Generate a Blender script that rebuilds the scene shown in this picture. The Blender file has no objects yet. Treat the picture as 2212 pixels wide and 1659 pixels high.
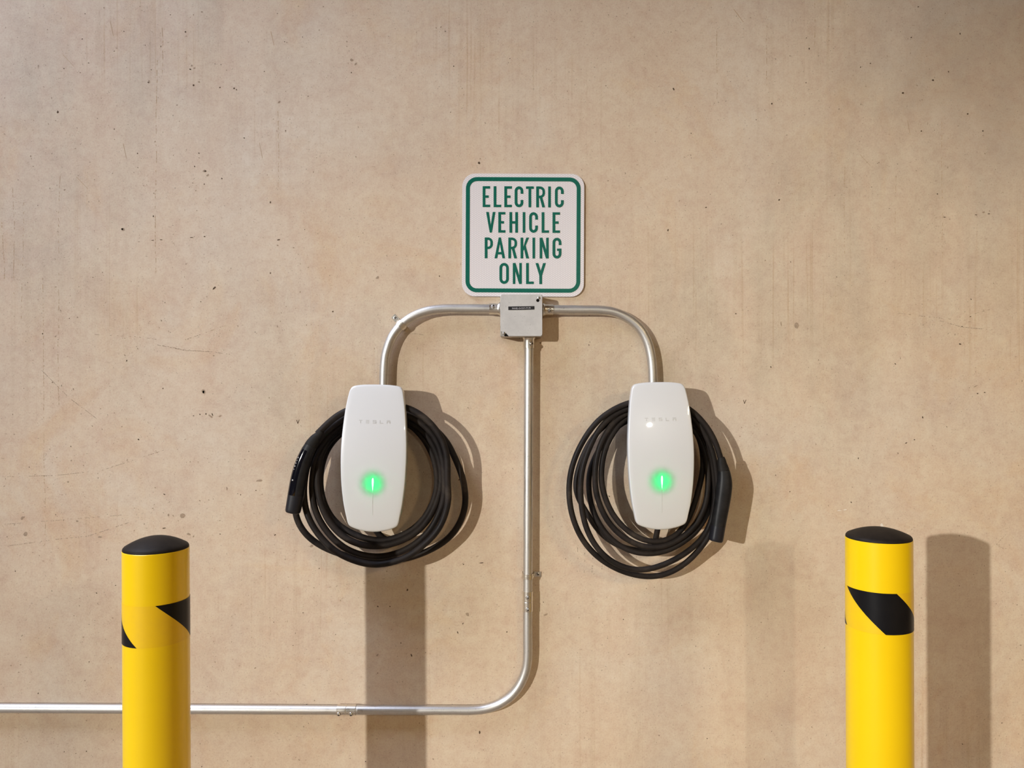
import bpy, math, random
from mathutils import Vector, Matrix

random.seed(7)
SC = bpy.context.scene
COL = SC.collection

# ------------------------------------------------------------------ camera model
W, HPX = 2212, 1659
F = 1681.0            # focal length in pixels
D = 1.94              # camera to wall (m)
CAMZ = 1.30
CX, CY = W / 2, HPX / 2


def P(px, py, d):
    """point at distance d in front of the wall that shows at pixel px, py"""
    s = (D - d) / F
    return Vector(((px - CX) * s, -d, CAMZ - (py - CY) * s))


# ------------------------------------------------------------------ materials
def new_mat(name):
    m = bpy.data.materials.new(name)
    m.use_nodes = True
    nt = m.node_tree
    return m, nt, nt.nodes['Principled BSDF'], nt.nodes['Material Output']


def N(nt, typ, **kw):
    n = nt.nodes.new(typ)
    for k, v in kw.items():
        if k.startswith('i_'):
            key = k[2:]
            n.inputs[int(key) if key.isdigit() else key.replace('_', ' ')].default_value = v
        else:
            setattr(n, k, v)
    return n


def ramp(nt, src, stops):
    r = N(nt, 'ShaderNodeValToRGB')
    els = r.color_ramp.elements
    while len(els) < len(stops):
        els.new(0.5)
    for e, (p, c) in zip(els, stops):
        e.position = p
        e.color = c if len(c) == 4 else (*c, 1)
    nt.links.new(src, r.inputs[0])
    return r.outputs[0]


def g3(v):
    return (v, v, v)


def noise(nt, co, scale, detail=4, rough=.55, sxyz=None, dist=0.0):
    if sxyz:
        mp = N(nt, 'ShaderNodeMapping')
        mp.inputs['Scale'].default_value = sxyz
        nt.links.new(co, mp.inputs[0])
        co = mp.outputs[0]
    n = N(nt, 'ShaderNodeTexNoise')
    n.inputs['Scale'].default_value = scale
    n.inputs['Detail'].default_value = detail
    n.inputs['Roughness'].default_value = rough
    n.inputs['Distortion'].default_value = dist
    nt.links.new(co, n.inputs['Vector'])
    return n.outputs[0]


def mix(nt, fac, a, b, mode='MIX'):
    m = N(nt, 'ShaderNodeMix', data_type='RGBA', blend_type=mode)
    for i, v in ((0, fac), (6, a), (7, b)):
        if isinstance(v, (int, float)):
            m.inputs[i].default_value = v
        elif isinstance(v, tuple):
            m.inputs[i].default_value = (*v, 1) if len(v) == 3 else v
        else:
            nt.links.new(v, m.inputs[i])
    return m.outputs[2]


def math_(nt, op, a, b=None):
    m = N(nt, 'ShaderNodeMath', operation=op)
    for i, v in enumerate((a, b)):
        if v is None:
            continue
        if isinstance(v, (int, float)):
            m.inputs[i].default_value = v
        else:
            nt.links.new(v, m.inputs[i])
    return m.outputs[0]


def concrete_mat():
    m, nt, b, out = new_mat('board_cast_concrete')
    L = nt.links
    co = N(nt, 'ShaderNodeNewGeometry').outputs['Position']
    cloud = noise(nt, co, 1.1, 5, .6)
    c = ramp(nt, cloud, [(.32, (.615, .475, .335)), (.50, (.655, .515, .375)), (.68, (.675, .55, .42))])
    # grey laitance patches
    grey = noise(nt, co, 2.3, 6, .62, dist=.6)
    c = mix(nt, ramp(nt, grey, [(.46, g3(0)), (.74, g3(.34))]), c, (.56, .50, .43))
    # ochre staining
    och = noise(nt, co, 3.4, 6, .68, sxyz=(1, 1, .8), dist=.9)
    c = mix(nt, ramp(nt, och, [(.53, g3(0)), (.78, g3(.55))]), c, (.62, .40, .215))
    # vertical wash streaks
    st = noise(nt, co, 1, 4, .6, sxyz=(42, 42, 1.1))
    stm = noise(nt, co, 1.7, 2, .5)
    sf = math_(nt, 'MULTIPLY', ramp(nt, st, [(.52, g3(0)), (.74, g3(.28))]), ramp(nt, stm, [(.42, g3(0)), (.62, g3(1))]))
    c = mix(nt, sf, c, (.47, .335, .215))
    st2 = noise(nt, co, 1, 3, .6, sxyz=(110, 110, 1.6))
    sf2 = math_(nt, 'MULTIPLY', ramp(nt, st2, [(.56, g3(0)), (.70, g3(.5))]), ramp(nt, stm, [(.50, g3(0)), (.66, g3(1))]))
    c = mix(nt, sf2, c, (.46, .29, .16))
    # smeared greenish grey laitance, in broad upright patches
    sm = noise(nt, co, 1, 5, .6, sxyz=(5.5, 5.5, 1.9), dist=.4)
    smm = noise(nt, co, .75, 2, .5)
    smf = math_(nt, 'MULTIPLY', ramp(nt, sm, [(.45, g3(0)), (.66, g3(.55))]), ramp(nt, smm, [(.46, g3(0)), (.60, g3(1))]))
    c = mix(nt, smf, c, (.50, .425, .315))
    # trowel mottling
    mo = noise(nt, co, 46, 6, .72, dist=.3)
    c = mix(nt, .5, c, ramp(nt, mo, [(.30, g3(.38)), (.5, g3(.5)), (.70, g3(.59))]), 'OVERLAY')
    mb_ = noise(nt, co, 9, 5, .65, dist=.5)
    c = mix(nt, .5, c, ramp(nt, mb_, [(.32, g3(.42)), (.5, g3(.5)), (.68, g3(.565))]), 'OVERLAY')
    fi = noise(nt, co, 230, 3, .65)
    c = mix(nt, .5, c, ramp(nt, fi, [(.28, g3(.36)), (.46, g3(.5)), (.72, g3(.58))]), 'OVERLAY')
    # short brown hairline flecks
    hv = N(nt, 'ShaderNodeMapping')
    hv.inputs['Scale'].default_value = (70, 70, 190)
    hv.inputs['Rotation'].default_value = (0, .5, 0)
    L.new(co, hv.inputs[0])
    hn = N(nt, 'ShaderNodeTexNoise')
    hn.inputs['Scale'].default_value = 1
    hn.inputs['Detail'].default_value = 2
    L.new(hv.outputs[0], hn.inputs['Vector'])
    c = mix(nt, ramp(nt, hn.outputs[0], [(.69, g3(0)), (.76, g3(.55))]), c, (.36, .25, .165))
    # cloudy stain high up at one end, with the corner's light falloff painted in
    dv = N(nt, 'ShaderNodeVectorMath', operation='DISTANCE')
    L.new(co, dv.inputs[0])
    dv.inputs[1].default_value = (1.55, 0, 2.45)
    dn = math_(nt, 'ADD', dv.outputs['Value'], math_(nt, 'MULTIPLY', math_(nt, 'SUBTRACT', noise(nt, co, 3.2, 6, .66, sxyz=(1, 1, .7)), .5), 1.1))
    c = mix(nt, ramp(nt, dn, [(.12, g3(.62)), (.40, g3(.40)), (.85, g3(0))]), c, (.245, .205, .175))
    # small pinholes
    for sc, thr, cell_lo, amt in ((95, .12, .84, .70), (210, .20, .76, .55), (45, .055, .84, .85)):
        dm = N(nt, 'ShaderNodeMapping')
        dm.inputs['Rotation'].default_value = (.3, .5, .2)
        wob = N(nt, 'ShaderNodeTexNoise')
        wob.inputs['Scale'].default_value = sc * 3.2
        L.new(co, wob.inputs['Vector'])
        wv = N(nt, 'ShaderNodeVectorMath', operation='MULTIPLY_ADD')
        L.new(wob.outputs['Color'], wv.inputs[0])
        wv.inputs[1].default_value = (.55 / sc,) * 3
        L.new(co, wv.inputs[2])
        L.new(wv.outputs[0], dm.inputs[0])
        v = N(nt, 'ShaderNodeTexVoronoi', feature='F1')
        v.inputs['Scale'].default_value = sc
        L.new(dm.outputs[0], v.inputs['Vector'])
        sep = N(nt, 'ShaderNodeSeparateColor')
        L.new(v.outputs['Color'], sep.inputs[0])
        pick = ramp(nt, sep.outputs[0], [(cell_lo, g3(0)), (cell_lo + .02, g3(.35)), (1, g3(1))])
        dot = ramp(nt, v.outputs['Distance'], [(thr * .5, g3(1)), (thr * 1.3, g3(0))])
        c = mix(nt, math_(nt, 'MULTIPLY', math_(nt, 'MULTIPLY', pick, dot), amt), c, (.13, .09, .06))
    L.new(c, b.inputs['Base Color'])
    b.inputs['Roughness'].default_value = .72
    b.inputs['Specular IOR Level'].default_value = .22
    bm = N(nt, 'ShaderNodeBump')
    bm.inputs['Strength'].default_value = .06
    bm.inputs['Distance'].default_value = .004
    L.new(mo, bm.inputs['Height'])
    L.new(bm.outputs[0], b.inputs['Normal'])
    return m


def plain(name, col, rough=.5, metal=0, spec=.5, coat=0, var=None, vscale=30, bump=0, coat_rough=.05):
    m, nt, b, out = new_mat(name)
    b.inputs['Roughness'].default_value = rough
    b.inputs['Metallic'].default_value = metal
    b.inputs['Specular IOR Level'].default_value = spec
    b.inputs['Coat Weight'].default_value = coat
    b.inputs['Coat Roughness'].default_value = coat_rough
    co = N(nt, 'ShaderNodeTexCoord').outputs['Object']
    n = noise(nt, co, vscale, 5, .65)
    if var:
        nt.links.new(ramp(nt, n, [(.35, col), (.72, var)]), b.inputs['Base Color'])
    else:
        b.inputs['Base Color'].default_value = (*col, 1)
    if bump:
        bm = N(nt, 'ShaderNodeBump')
        bm.inputs['Strength'].default_value = bump
        bm.inputs['Distance'].default_value = .002
        nt.links.new(n, bm.inputs['Height'])
        nt.links.new(bm.outputs[0], b.inputs['Normal'])
    return m


def galv_mat(name, col, dark, rough, metal=1.0):
    m, nt, b, out = new_mat(name)
    co = N(nt, 'ShaderNodeNewGeometry').outputs['Position']
    a = noise(nt, co, 26, 5, .6)
    s = noise(nt, co, 240, 3, .6)
    c = mix(nt, ramp(nt, a, [(.4, g3(0)), (.75, g3(.6))]), col, dark)
    c = mix(nt, ramp(nt, s, [(.62, g3(0)), (.75, g3(.6))]), c, tuple(x * .45 for x in dark))
    nt.links.new(c, b.inputs['Base Color'])
    b.inputs['Metallic'].default_value = metal
    nt.links.new(ramp(nt, a, [(.3, g3(rough - .07)), (.7, g3(rough + .1))]), b.inputs['Roughness'])
    return m


def hex_sheet_mat():
    """white prismatic reflective sheeting with its fine honeycomb seal lines"""
    m, nt, b, out = new_mat('white_reflective_sheeting')
    co = N(nt, 'ShaderNodeNewGeometry').outputs['Position']
    sep = N(nt, 'ShaderNodeSeparateXYZ')
    nt.links.new(co, sep.inputs[0])
    k = 2 * math.pi / .0041
    s = None
    for ang in (0, 60, 120):
        a = math.radians(ang)
        d = math_(nt, 'ADD', math_(nt, 'MULTIPLY', sep.outputs[0], k * math.cos(a)), math_(nt, 'MULTIPLY', sep.outputs[2], k * math.sin(a)))
        cs = math_(nt, 'COSINE', d)
        s = cs if s is None else math_(nt, 'ADD', s, cs)
    v = math_(nt, 'ADD', math_(nt, 'MULTIPLY', s, 1 / 4.5), 1 / 3)
    c = ramp(nt, v, [(.06, (.62, .55, .56)), (.22, (.80, .76, .755)), (.8, (.84, .81, .80))])
    nt.links.new(c, b.inputs['Base Color'])
    b.inputs['Roughness'].default_value = .45
    b.inputs['Coat Weight'].default_value = .12
    b.inputs['Coat Roughness'].default_value = .22
    return m


def glass_face_mat(centre):
    """white back-painted glass; the paint thins out over a small window in front of the diode board at centre"""
    m, nt, b, out = new_mat('white_translucent_glass')
    b.inputs['Base Color'].default_value = (.77, .77, .765, 1)
    b.inputs['Roughness'].default_value = .30
    b.inputs['Specular IOR Level'].default_value = .4
    b.inputs['Coat Weight'].default_value = 1
    b.inputs['Coat Roughness'].default_value = .03
    co = N(nt, 'ShaderNodeNewGeometry').outputs['Position']
    d = N(nt, 'ShaderNodeVectorMath', operation='DISTANCE')
    nt.links.new(co, d.inputs[0])
    d.inputs[1].default_value = centre
    mr = N(nt, 'ShaderNodeMapRange', interpolation_type='SMOOTHERSTEP')  # added soft-edged window, shaped so the glow reads greener
    nt.links.new(d.outputs['Value'], mr.inputs['Value'])
    for k, v in (('From Min', .008), ('From Max', .044), ('To Min', .90), ('To Max', .10)):
        mr.inputs[k].default_value = v
    tr = N(nt, 'ShaderNodeBsdfTranslucent')
    tr.inputs['Color'].default_value = (.92, .92, .92, 1)
    gl = N(nt, 'ShaderNodeBsdfGlossy')
    gl.inputs['Roughness'].default_value = .03
    fr = N(nt, 'ShaderNodeFresnel')
    ad = N(nt, 'ShaderNodeMixShader')
    nt.links.new(fr.outputs[0], ad.inputs[0])
    nt.links.new(tr.outputs[0], ad.inputs[1])
    nt.links.new(gl.outputs[0], ad.inputs[2])
    ms = N(nt, 'ShaderNodeMixShader')
    nt.links.new(mr.outputs[0], ms.inputs[0])
    nt.links.new(b.outputs[0], ms.inputs[1])
    nt.links.new(ad.outputs[0], ms.inputs[2])
    nt.links.new(ms.outputs[0], out.inputs[0])
    return m


def emit_mat(name, col, st):
    m, nt, b, out = new_mat(name)
    b.inputs['Base Color'].default_value = (*col, 1)
    b.inputs['Emission Color'].default_value = (*col, 1)
    b.inputs['Emission Strength'].default_value = st
    return m


def cable_mat():
    m, nt, b, out = new_mat('dusty_black_rubber')
    co = N(nt, 'ShaderNodeNewGeometry').outputs['Position']
    a = noise(nt, co, 11, 5, .65, dist=.5)
    c = ramp(nt, a, [(.40, (.013, .0105, .010)), (.60, (.027, .021, .018)), (.80, (.075, .058, .043))])
    nt.links.new(c, b.inputs['Base Color'])
    nt.links.new(ramp(nt, a, [(.35, g3(.46)), (.7, g3(.70))]), b.inputs['Roughness'])
    b.inputs['Specular IOR Level'].default_value = .15
    return m


M = dict(
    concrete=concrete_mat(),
    pit=plain('pit_dark', (.085, .058, .038), .9, spec=.1, var=(.15, .10, .065), vscale=300),
    scuff=plain('scuff_brown', (.34, .25, .175), .85, spec=.1, var=(.45, .345, .245), vscale=200),
    rust=plain('rust_streak', (.49, .345, .215), .85, spec=.1, var=(.54, .40, .27), vscale=60),
    graphite=plain('scratch_grey', (.37, .285, .21), .85, spec=.1, var=(.46, .36, .27), vscale=90),
    chip=plain('chip_pale', (.78, .70, .60), .8, spec=.2),
    floor=plain('garage_floor_concrete', (.30, .235, .17), .75, var=(.36, .29, .21), vscale=2),
    ceiling=plain('garage_ceiling_concrete', (.34, .265, .19), .8, var=(.40, .32, .23), vscale=2),
    sheet=hex_sheet_mat(),
    green=plain('sign_green_ink', (.001, .112, .074), .36, spec=.3, var=(.002, .138, .090), vscale=160),
    alu=galv_mat('sign_aluminium', (.72, .70, .68), (.6, .58, .56), .35),
    emt=galv_mat('galvanised_conduit', (.66, .645, .62), (.50, .475, .44), .46),
    fitting=galv_mat('zinc_fitting', (.80, .765, .70), (.60, .55, .46), .30),
    screw=galv_mat('zinc_screw', (.78, .76, .73), (.5, .48, .45), .3),
    boxbody=galv_mat('galvanised_box', (.52, .49, .46), (.4, .37, .34), .4),
    cover=galv_mat('galvanised_cover', (.60, .585, .565), (.46, .445, .43), .55, metal=.25),
    black=plain('black_void', (.006, .005, .004), .8, spec=.1),
    label=plain('black_label_tape', (.006, .005, .008), .4),
    labelink=plain('white_label_ink', (.62, .60, .62), .5),
    grey=plain('grey_logo_ink', (.55, .54, .525), .35, coat=.6),
    line=plain('etched_line', (.62, .62, .60), .35, coat=.5),
    housing=plain('charcoal_housing', (.022, .021, .021), .5, var=(.030, .028, .027), vscale=40),
    cable=cable_mat(),
    grip=plain('black_connector_plastic', (.007, .007, .008), .45, spec=.28, var=(.017, .016, .017), vscale=60),
    grip_nose=plain('black_connector_nose', (.011, .011, .015), .40, spec=.35),
    gloss=plain('gloss_black_insert', (.004, .004, .007), .10, coat=1.0),
    boot=plain('black_strain_relief', (.010, .009, .0085), .6, spec=.2, var=(.019, .016, .013), vscale=50),
    white=plain('white_print', (.75, .75, .75), .4),
    yellow=plain('yellow_enamel', (.93, .615, .002), .34, var=(.91, .59, .002), vscale=5, spec=.3, coat=.3, coat_rough=.16),
    tape=plain('yellow_tape', (.92, .58, .004), .38, spec=.3, var=(.86, .53, .012), vscale=18, coat=.35, coat_rough=.2),
    stripe=plain('black_tape', (.005, .005, .006), .34, spec=.22, var=(.008, .0075, .008), vscale=22),
    cap=plain('black_rubber_cap', (.010, .008, .007), .55, spec=.14, var=(.026, .020, .015), vscale=24),
    led=emit_mat('green_led', (.62, 1.0, .70), 1.5),
)


# ------------------------------------------------------------------ mesh helpers
class MB:
    def __init__(self):
        self.v, self.f, self.m = [], [], []

    def add(self, verts, faces, mi=0):
        o = len(self.v)
        self.v += [tuple(x) for x in verts]
        self.f += [tuple(o + i for i in f) for f in faces]
        self.m += [mi] * len(faces)

    def build(self, name, mats, parent=None, smooth=35, bevel=0, xf=None):
        me = bpy.data.meshes.new(name)
        vs = [xf @ Vector(v) for v in self.v] if xf is not None else self.v
        me.from_pydata([tuple(v) for v in vs], [], self.f)
        for k in (mats if isinstance(mats, (list, tuple)) else [mats]):
            me.materials.append(M[k])
        me.polygons.foreach_set('material_index', self.m)
        import bmesh
        bm = bmesh.new()
        bm.from_mesh(me)
        bmesh.ops.remove_doubles(bm, verts=bm.verts, dist=1e-6)
        if bm.faces and name not in ('wall_back',):
            bmesh.ops.recalc_face_normals(bm, faces=bm.faces)
        bm.to_mesh(me)
        bm.free()
        if smooth:
            me.polygons.foreach_set('use_smooth', [True] * len(me.polygons))
            me.set_sharp_from_angle(angle=math.radians(smooth))
        o = bpy.data.objects.new(name, me)
        COL.objects.link(o)
        if bevel:
            bv = o.modifiers.new('bevel', 'BEVEL')
            bv.width, bv.segments, bv.limit_method = bevel, 2, 'ANGLE'
        if parent:
            o.parent = parent
            o.matrix_parent_inverse = Matrix.Translation(parent.location).inverted() if parent.type == 'EMPTY' else Matrix()
        return o


def tag(o, label, cat, group=None):
    o['label'], o['category'] = label, cat
    if group:
        o['group'] = group
    return o


def thing(name, loc, label, cat, group=None):
    o = bpy.data.objects.new(name, None)
    o.location = loc
    o.empty_display_size = .05
    COL.objects.link(o)
    return tag(o, label, cat, group)


def box(mb, x0, x1, y0, y1, z0, z1, mi=0):
    v = [(x, y, z) for x in (x0, x1) for y in (y0, y1) for z in (z0, z1)]
    mb.add(v, [(0, 1, 3, 2), (4, 6, 7, 5), (0, 4, 5, 1), (2, 3, 7, 6), (0, 2, 6, 4), (1, 5, 7, 3)], mi)


def prism(mb, pts, d0, d1, mi=0):
    """closed outline pts (x, z) extruded from depth d0 to d1 in front of the wall"""
    n = len(pts)
    v = [(x, -d0, z) for x, z in pts] + [(x, -d1, z) for x, z in pts]
    f = [tuple(range(n - 1, -1, -1)), tuple(range(n, 2 * n))]
    f += [(i, (i + 1) % n, n + (i + 1) % n, n + i) for i in range(n)]
    mb.add(v, f, mi)


def catmull(pts, sub):
    """centripetal-ish smooth curve through tuples"""
    out = []
    n = len(pts)
    for i in range(n - 1):
        p0 = pts[max(i - 1, 0)]
        p1, p2 = pts[i], pts[i + 1]
        p3 = pts[min(i + 2, n - 1)]
        for k in range(sub):
            t = k / sub
            t2, t3 = t * t, t * t * t
            out.append(tuple(.5 * (2 * b + (c - a) * t + (2 * a - 5 * b + 4 * c - d) * t2 + (3 * b - a - 3 * c + d) * t3)
                             for a, b, c, d in zip(p0, p1, p2, p3)))
    out.append(tuple(pts[-1]))
    return out


def resample(pts, step):
    pts = [Vector(p) for p in pts]
    out = [pts[0].copy()]
    acc = 0.0
    for a, b in zip(pts, pts[1:]):
        L = (b - a).length
        if L < 1e-9:
            continue
        t = step - acc
        while t <= L:
            out.append(a.lerp(b, t / L))
            t += step
        acc = L - (t - step)
    if (out[-1] - pts[-1]).length > step * .3:
        out.append(pts[-1].copy())
    return out


def tube(mb, path, r, seg=16, caps=True, mi=0):
    path = [Vector(p) for p in path]
    n = len(path)
    tang = [(path[min(i + 1, n - 1)] - path[max(i - 1, 0)]).normalized() for i in range(n)]
    nrm = tang[0].orthogonal().normalized()
    rings = []
    for i in range(n):
        nrm = (nrm - tang[i] * nrm.dot(tang[i])).normalized()
        bi = tang[i].cross(nrm)
        rr = r[i] if isinstance(r, (list, tuple)) else r
        rings.append([path[i] + (nrm * math.cos(a) + bi * math.sin(a)) * rr for a in [2 * math.pi * k / seg for k in range(seg)]])
    v = [p for ring in rings for p in ring]
    f = [(i * seg + k, i * seg + (k + 1) % seg, (i + 1) * seg + (k + 1) % seg, (i + 1) * seg + k)
         for i in range(n - 1) for k in range(seg)]
    if caps:
        f.append(tuple(range(seg - 1, -1, -1)))
        f.append(tuple((n - 1) * seg + k for k in range(seg)))
    mb.add(v, f, mi)


def lathe(mb, origin, axis, prof, seg=24, mi=0):
    """prof: (radius, height along axis)"""
    ax = Vector(axis).normalized()
    u = ax.orthogonal().normalized()
    w = ax.cross(u)
    o = Vector(origin)
    rings, v = [], []
    for r, h in prof:
        if r < 1e-6:
            rings.append([len(v)])
            v.append(o + ax * h)
        else:
            rings.append([len(v) + k for k in range(seg)])
            v += [o + ax * h + (u * math.cos(2 * math.pi * k / seg) + w * math.sin(2 * math.pi * k / seg)) * r for k in range(seg)]
    f = []
    for a, b in zip(rings, rings[1:]):
        for k in range(seg):
            k2 = (k + 1) % seg
            if len(a) == 1 and len(b) == 1:
                continue
            if len(a) == 1:
                f.append((a[0], b[k], b[k2]))
            elif len(b) == 1:
                f.append((a[k], a[k2], b[0]))
            else:
                f.append((a[k], a[k2], b[k2], b[k]))
    mb.add(v, f, mi)


def screw_mb(mb, o, axis, r, slot=True, tw=.6):
    """domed pan-head screw with a cross recess"""
    lathe(mb, o, axis, [(r, 0), (r, r * .35), (r * .8, r * .62), (r * .35, r * .75), (0, r * .78)], 16, 0)
    if slot:
        ax = Vector(axis).normalized()
        u = ax.orthogonal().normalized()
        w = ax.cross(u)
        u, w = u * math.cos(tw) + w * math.sin(tw), w * math.cos(tw) - u * math.sin(tw)
        for a, b in ((u, w), (w, u)):
            c = Vector(o) + ax * r * .80
            L, t, h = r * .62, r * .14, r * .10
            v = [c + a * sx * L + b * sy * t + ax * sz * h for sx in (-1, 1) for sy in (-1, 1) for sz in (-1, 0)]
            mb.add(v, [(0, 1, 3, 2), (4, 6, 7, 5), (0, 4, 5, 1), (2, 3, 7, 6), (0, 2, 6, 4), (1, 5, 7, 3)], 1)


def round_rect(x0, x1, z0, z1, r, n=8):
    pts = []
    for cx, cz, a0 in ((x1 - r, z1 - r, 0), (x0 + r, z1 - r, 90), (x0 + r, z0 + r, 180), (x1 - r, z0 + r, 270)):
        for k in range(n + 1):
            a = math.radians(a0 + 90 * k / n)
            pts.append((cx + r * math.cos(a), cz + r * math.sin(a)))
    return pts


# ------------------------------------------------------------------ the garage shell
CEIL = 4.0


def flat(name, quad, mk, kind=True):
    mb = MB()
    mb.add(quad, [(0, 1, 2, 3)])
    o = mb.build(name, mk, smooth=0)
    o['kind'] = 'structure'
    return o


def slab(name, x0, x1, y0, y1, z0, z1, mk):
    mb = MB()
    box(mb, x0, x1, y0, y1, z0, z1)
    o = mb.build(name, mk, smooth=0)
    o['kind'] = 'structure'
    return o


slab('floor', -13, 6, -16, .2, -.15, 0, 'floor')
# ceiling with a gap added to bring cool sky light to the upper left
SKY = (-3.7, -1.5, -1.9, -.3)
cl = MB()
box(cl, -13, SKY[0], -16, .2, CEIL, CEIL + .2)
box(cl, SKY[1], 6, -16, .2, CEIL, CEIL + .2)
box(cl, SKY[0], SKY[1], -16, SKY[2], CEIL, CEIL + .2)
box(cl, SKY[0], SKY[1], SKY[3], .2, CEIL, CEIL + .2)
cl.build('ceiling', 'ceiling', smooth=0)['kind'] = 'structure'
slab('wall_right', 6, 6.2, -16, .2, 0, CEIL, 'ceiling')
slab('wall_front', -13, 6, -16.2, -16, 0, CEIL, 'ceiling')
slab('wall_left', -13.2, -13, -16, .2, 0, CEIL, 'ceiling')

# back wall with its pits, scuffs and scratches
wl = MB()
box(wl, -13, 6, 0, .2, 0, CEIL, 0)


def fleck(px, py, rx, ry, rot=0, mi=1, n=7, jag=.35):
    c = P(px, py, 0)
    s = D / F
    pts = []
    for k in range(n):
        a = 2 * math.pi * k / n
        q = 1 + random.uniform(-jag, jag)
        x, z = rx * s * math.cos(a) * q, ry * s * math.sin(a) * q
        pts.append((c.x + x * math.cos(rot) - z * math.sin(rot), -.00025, c.z + x * math.sin(rot) + z * math.cos(rot)))
    wl.add(pts, [tuple(range(n))], mi)


def scratch(pts, w, mi=2, dash=0.0):
    s = D / F
    q = [P(x, y, 0) for x, y in pts]
    for a, b in zip(q, q[1:]):
        L = (b - a).length
        t = (b - a).normalized()
        nn = Vector((-t.z, 0, t.x))
        k = max(1, int(L / .006)) if dash else 1
        for i in range(k):
            if dash and random.random() < dash:
                continue
            p0, p1 = a.lerp(b, i / k), a.lerp(b, (i + (random.uniform(.4, 1) if dash else 1)) / k)
            hw = w * s * .5 * random.uniform(.6, 1.2)
            wl.add([(p0 + nn * hw) + Vector((0, -.00022, 0)), (p1 + nn * hw * .7) + Vector((0, -.00022, 0)),
                    (p1 - nn * hw * .7) + Vector((0, -.00022, 0)), (p0 - nn * hw) + Vector((0, -.00022, 0))], [(0, 1, 2, 3)], mi)


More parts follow.
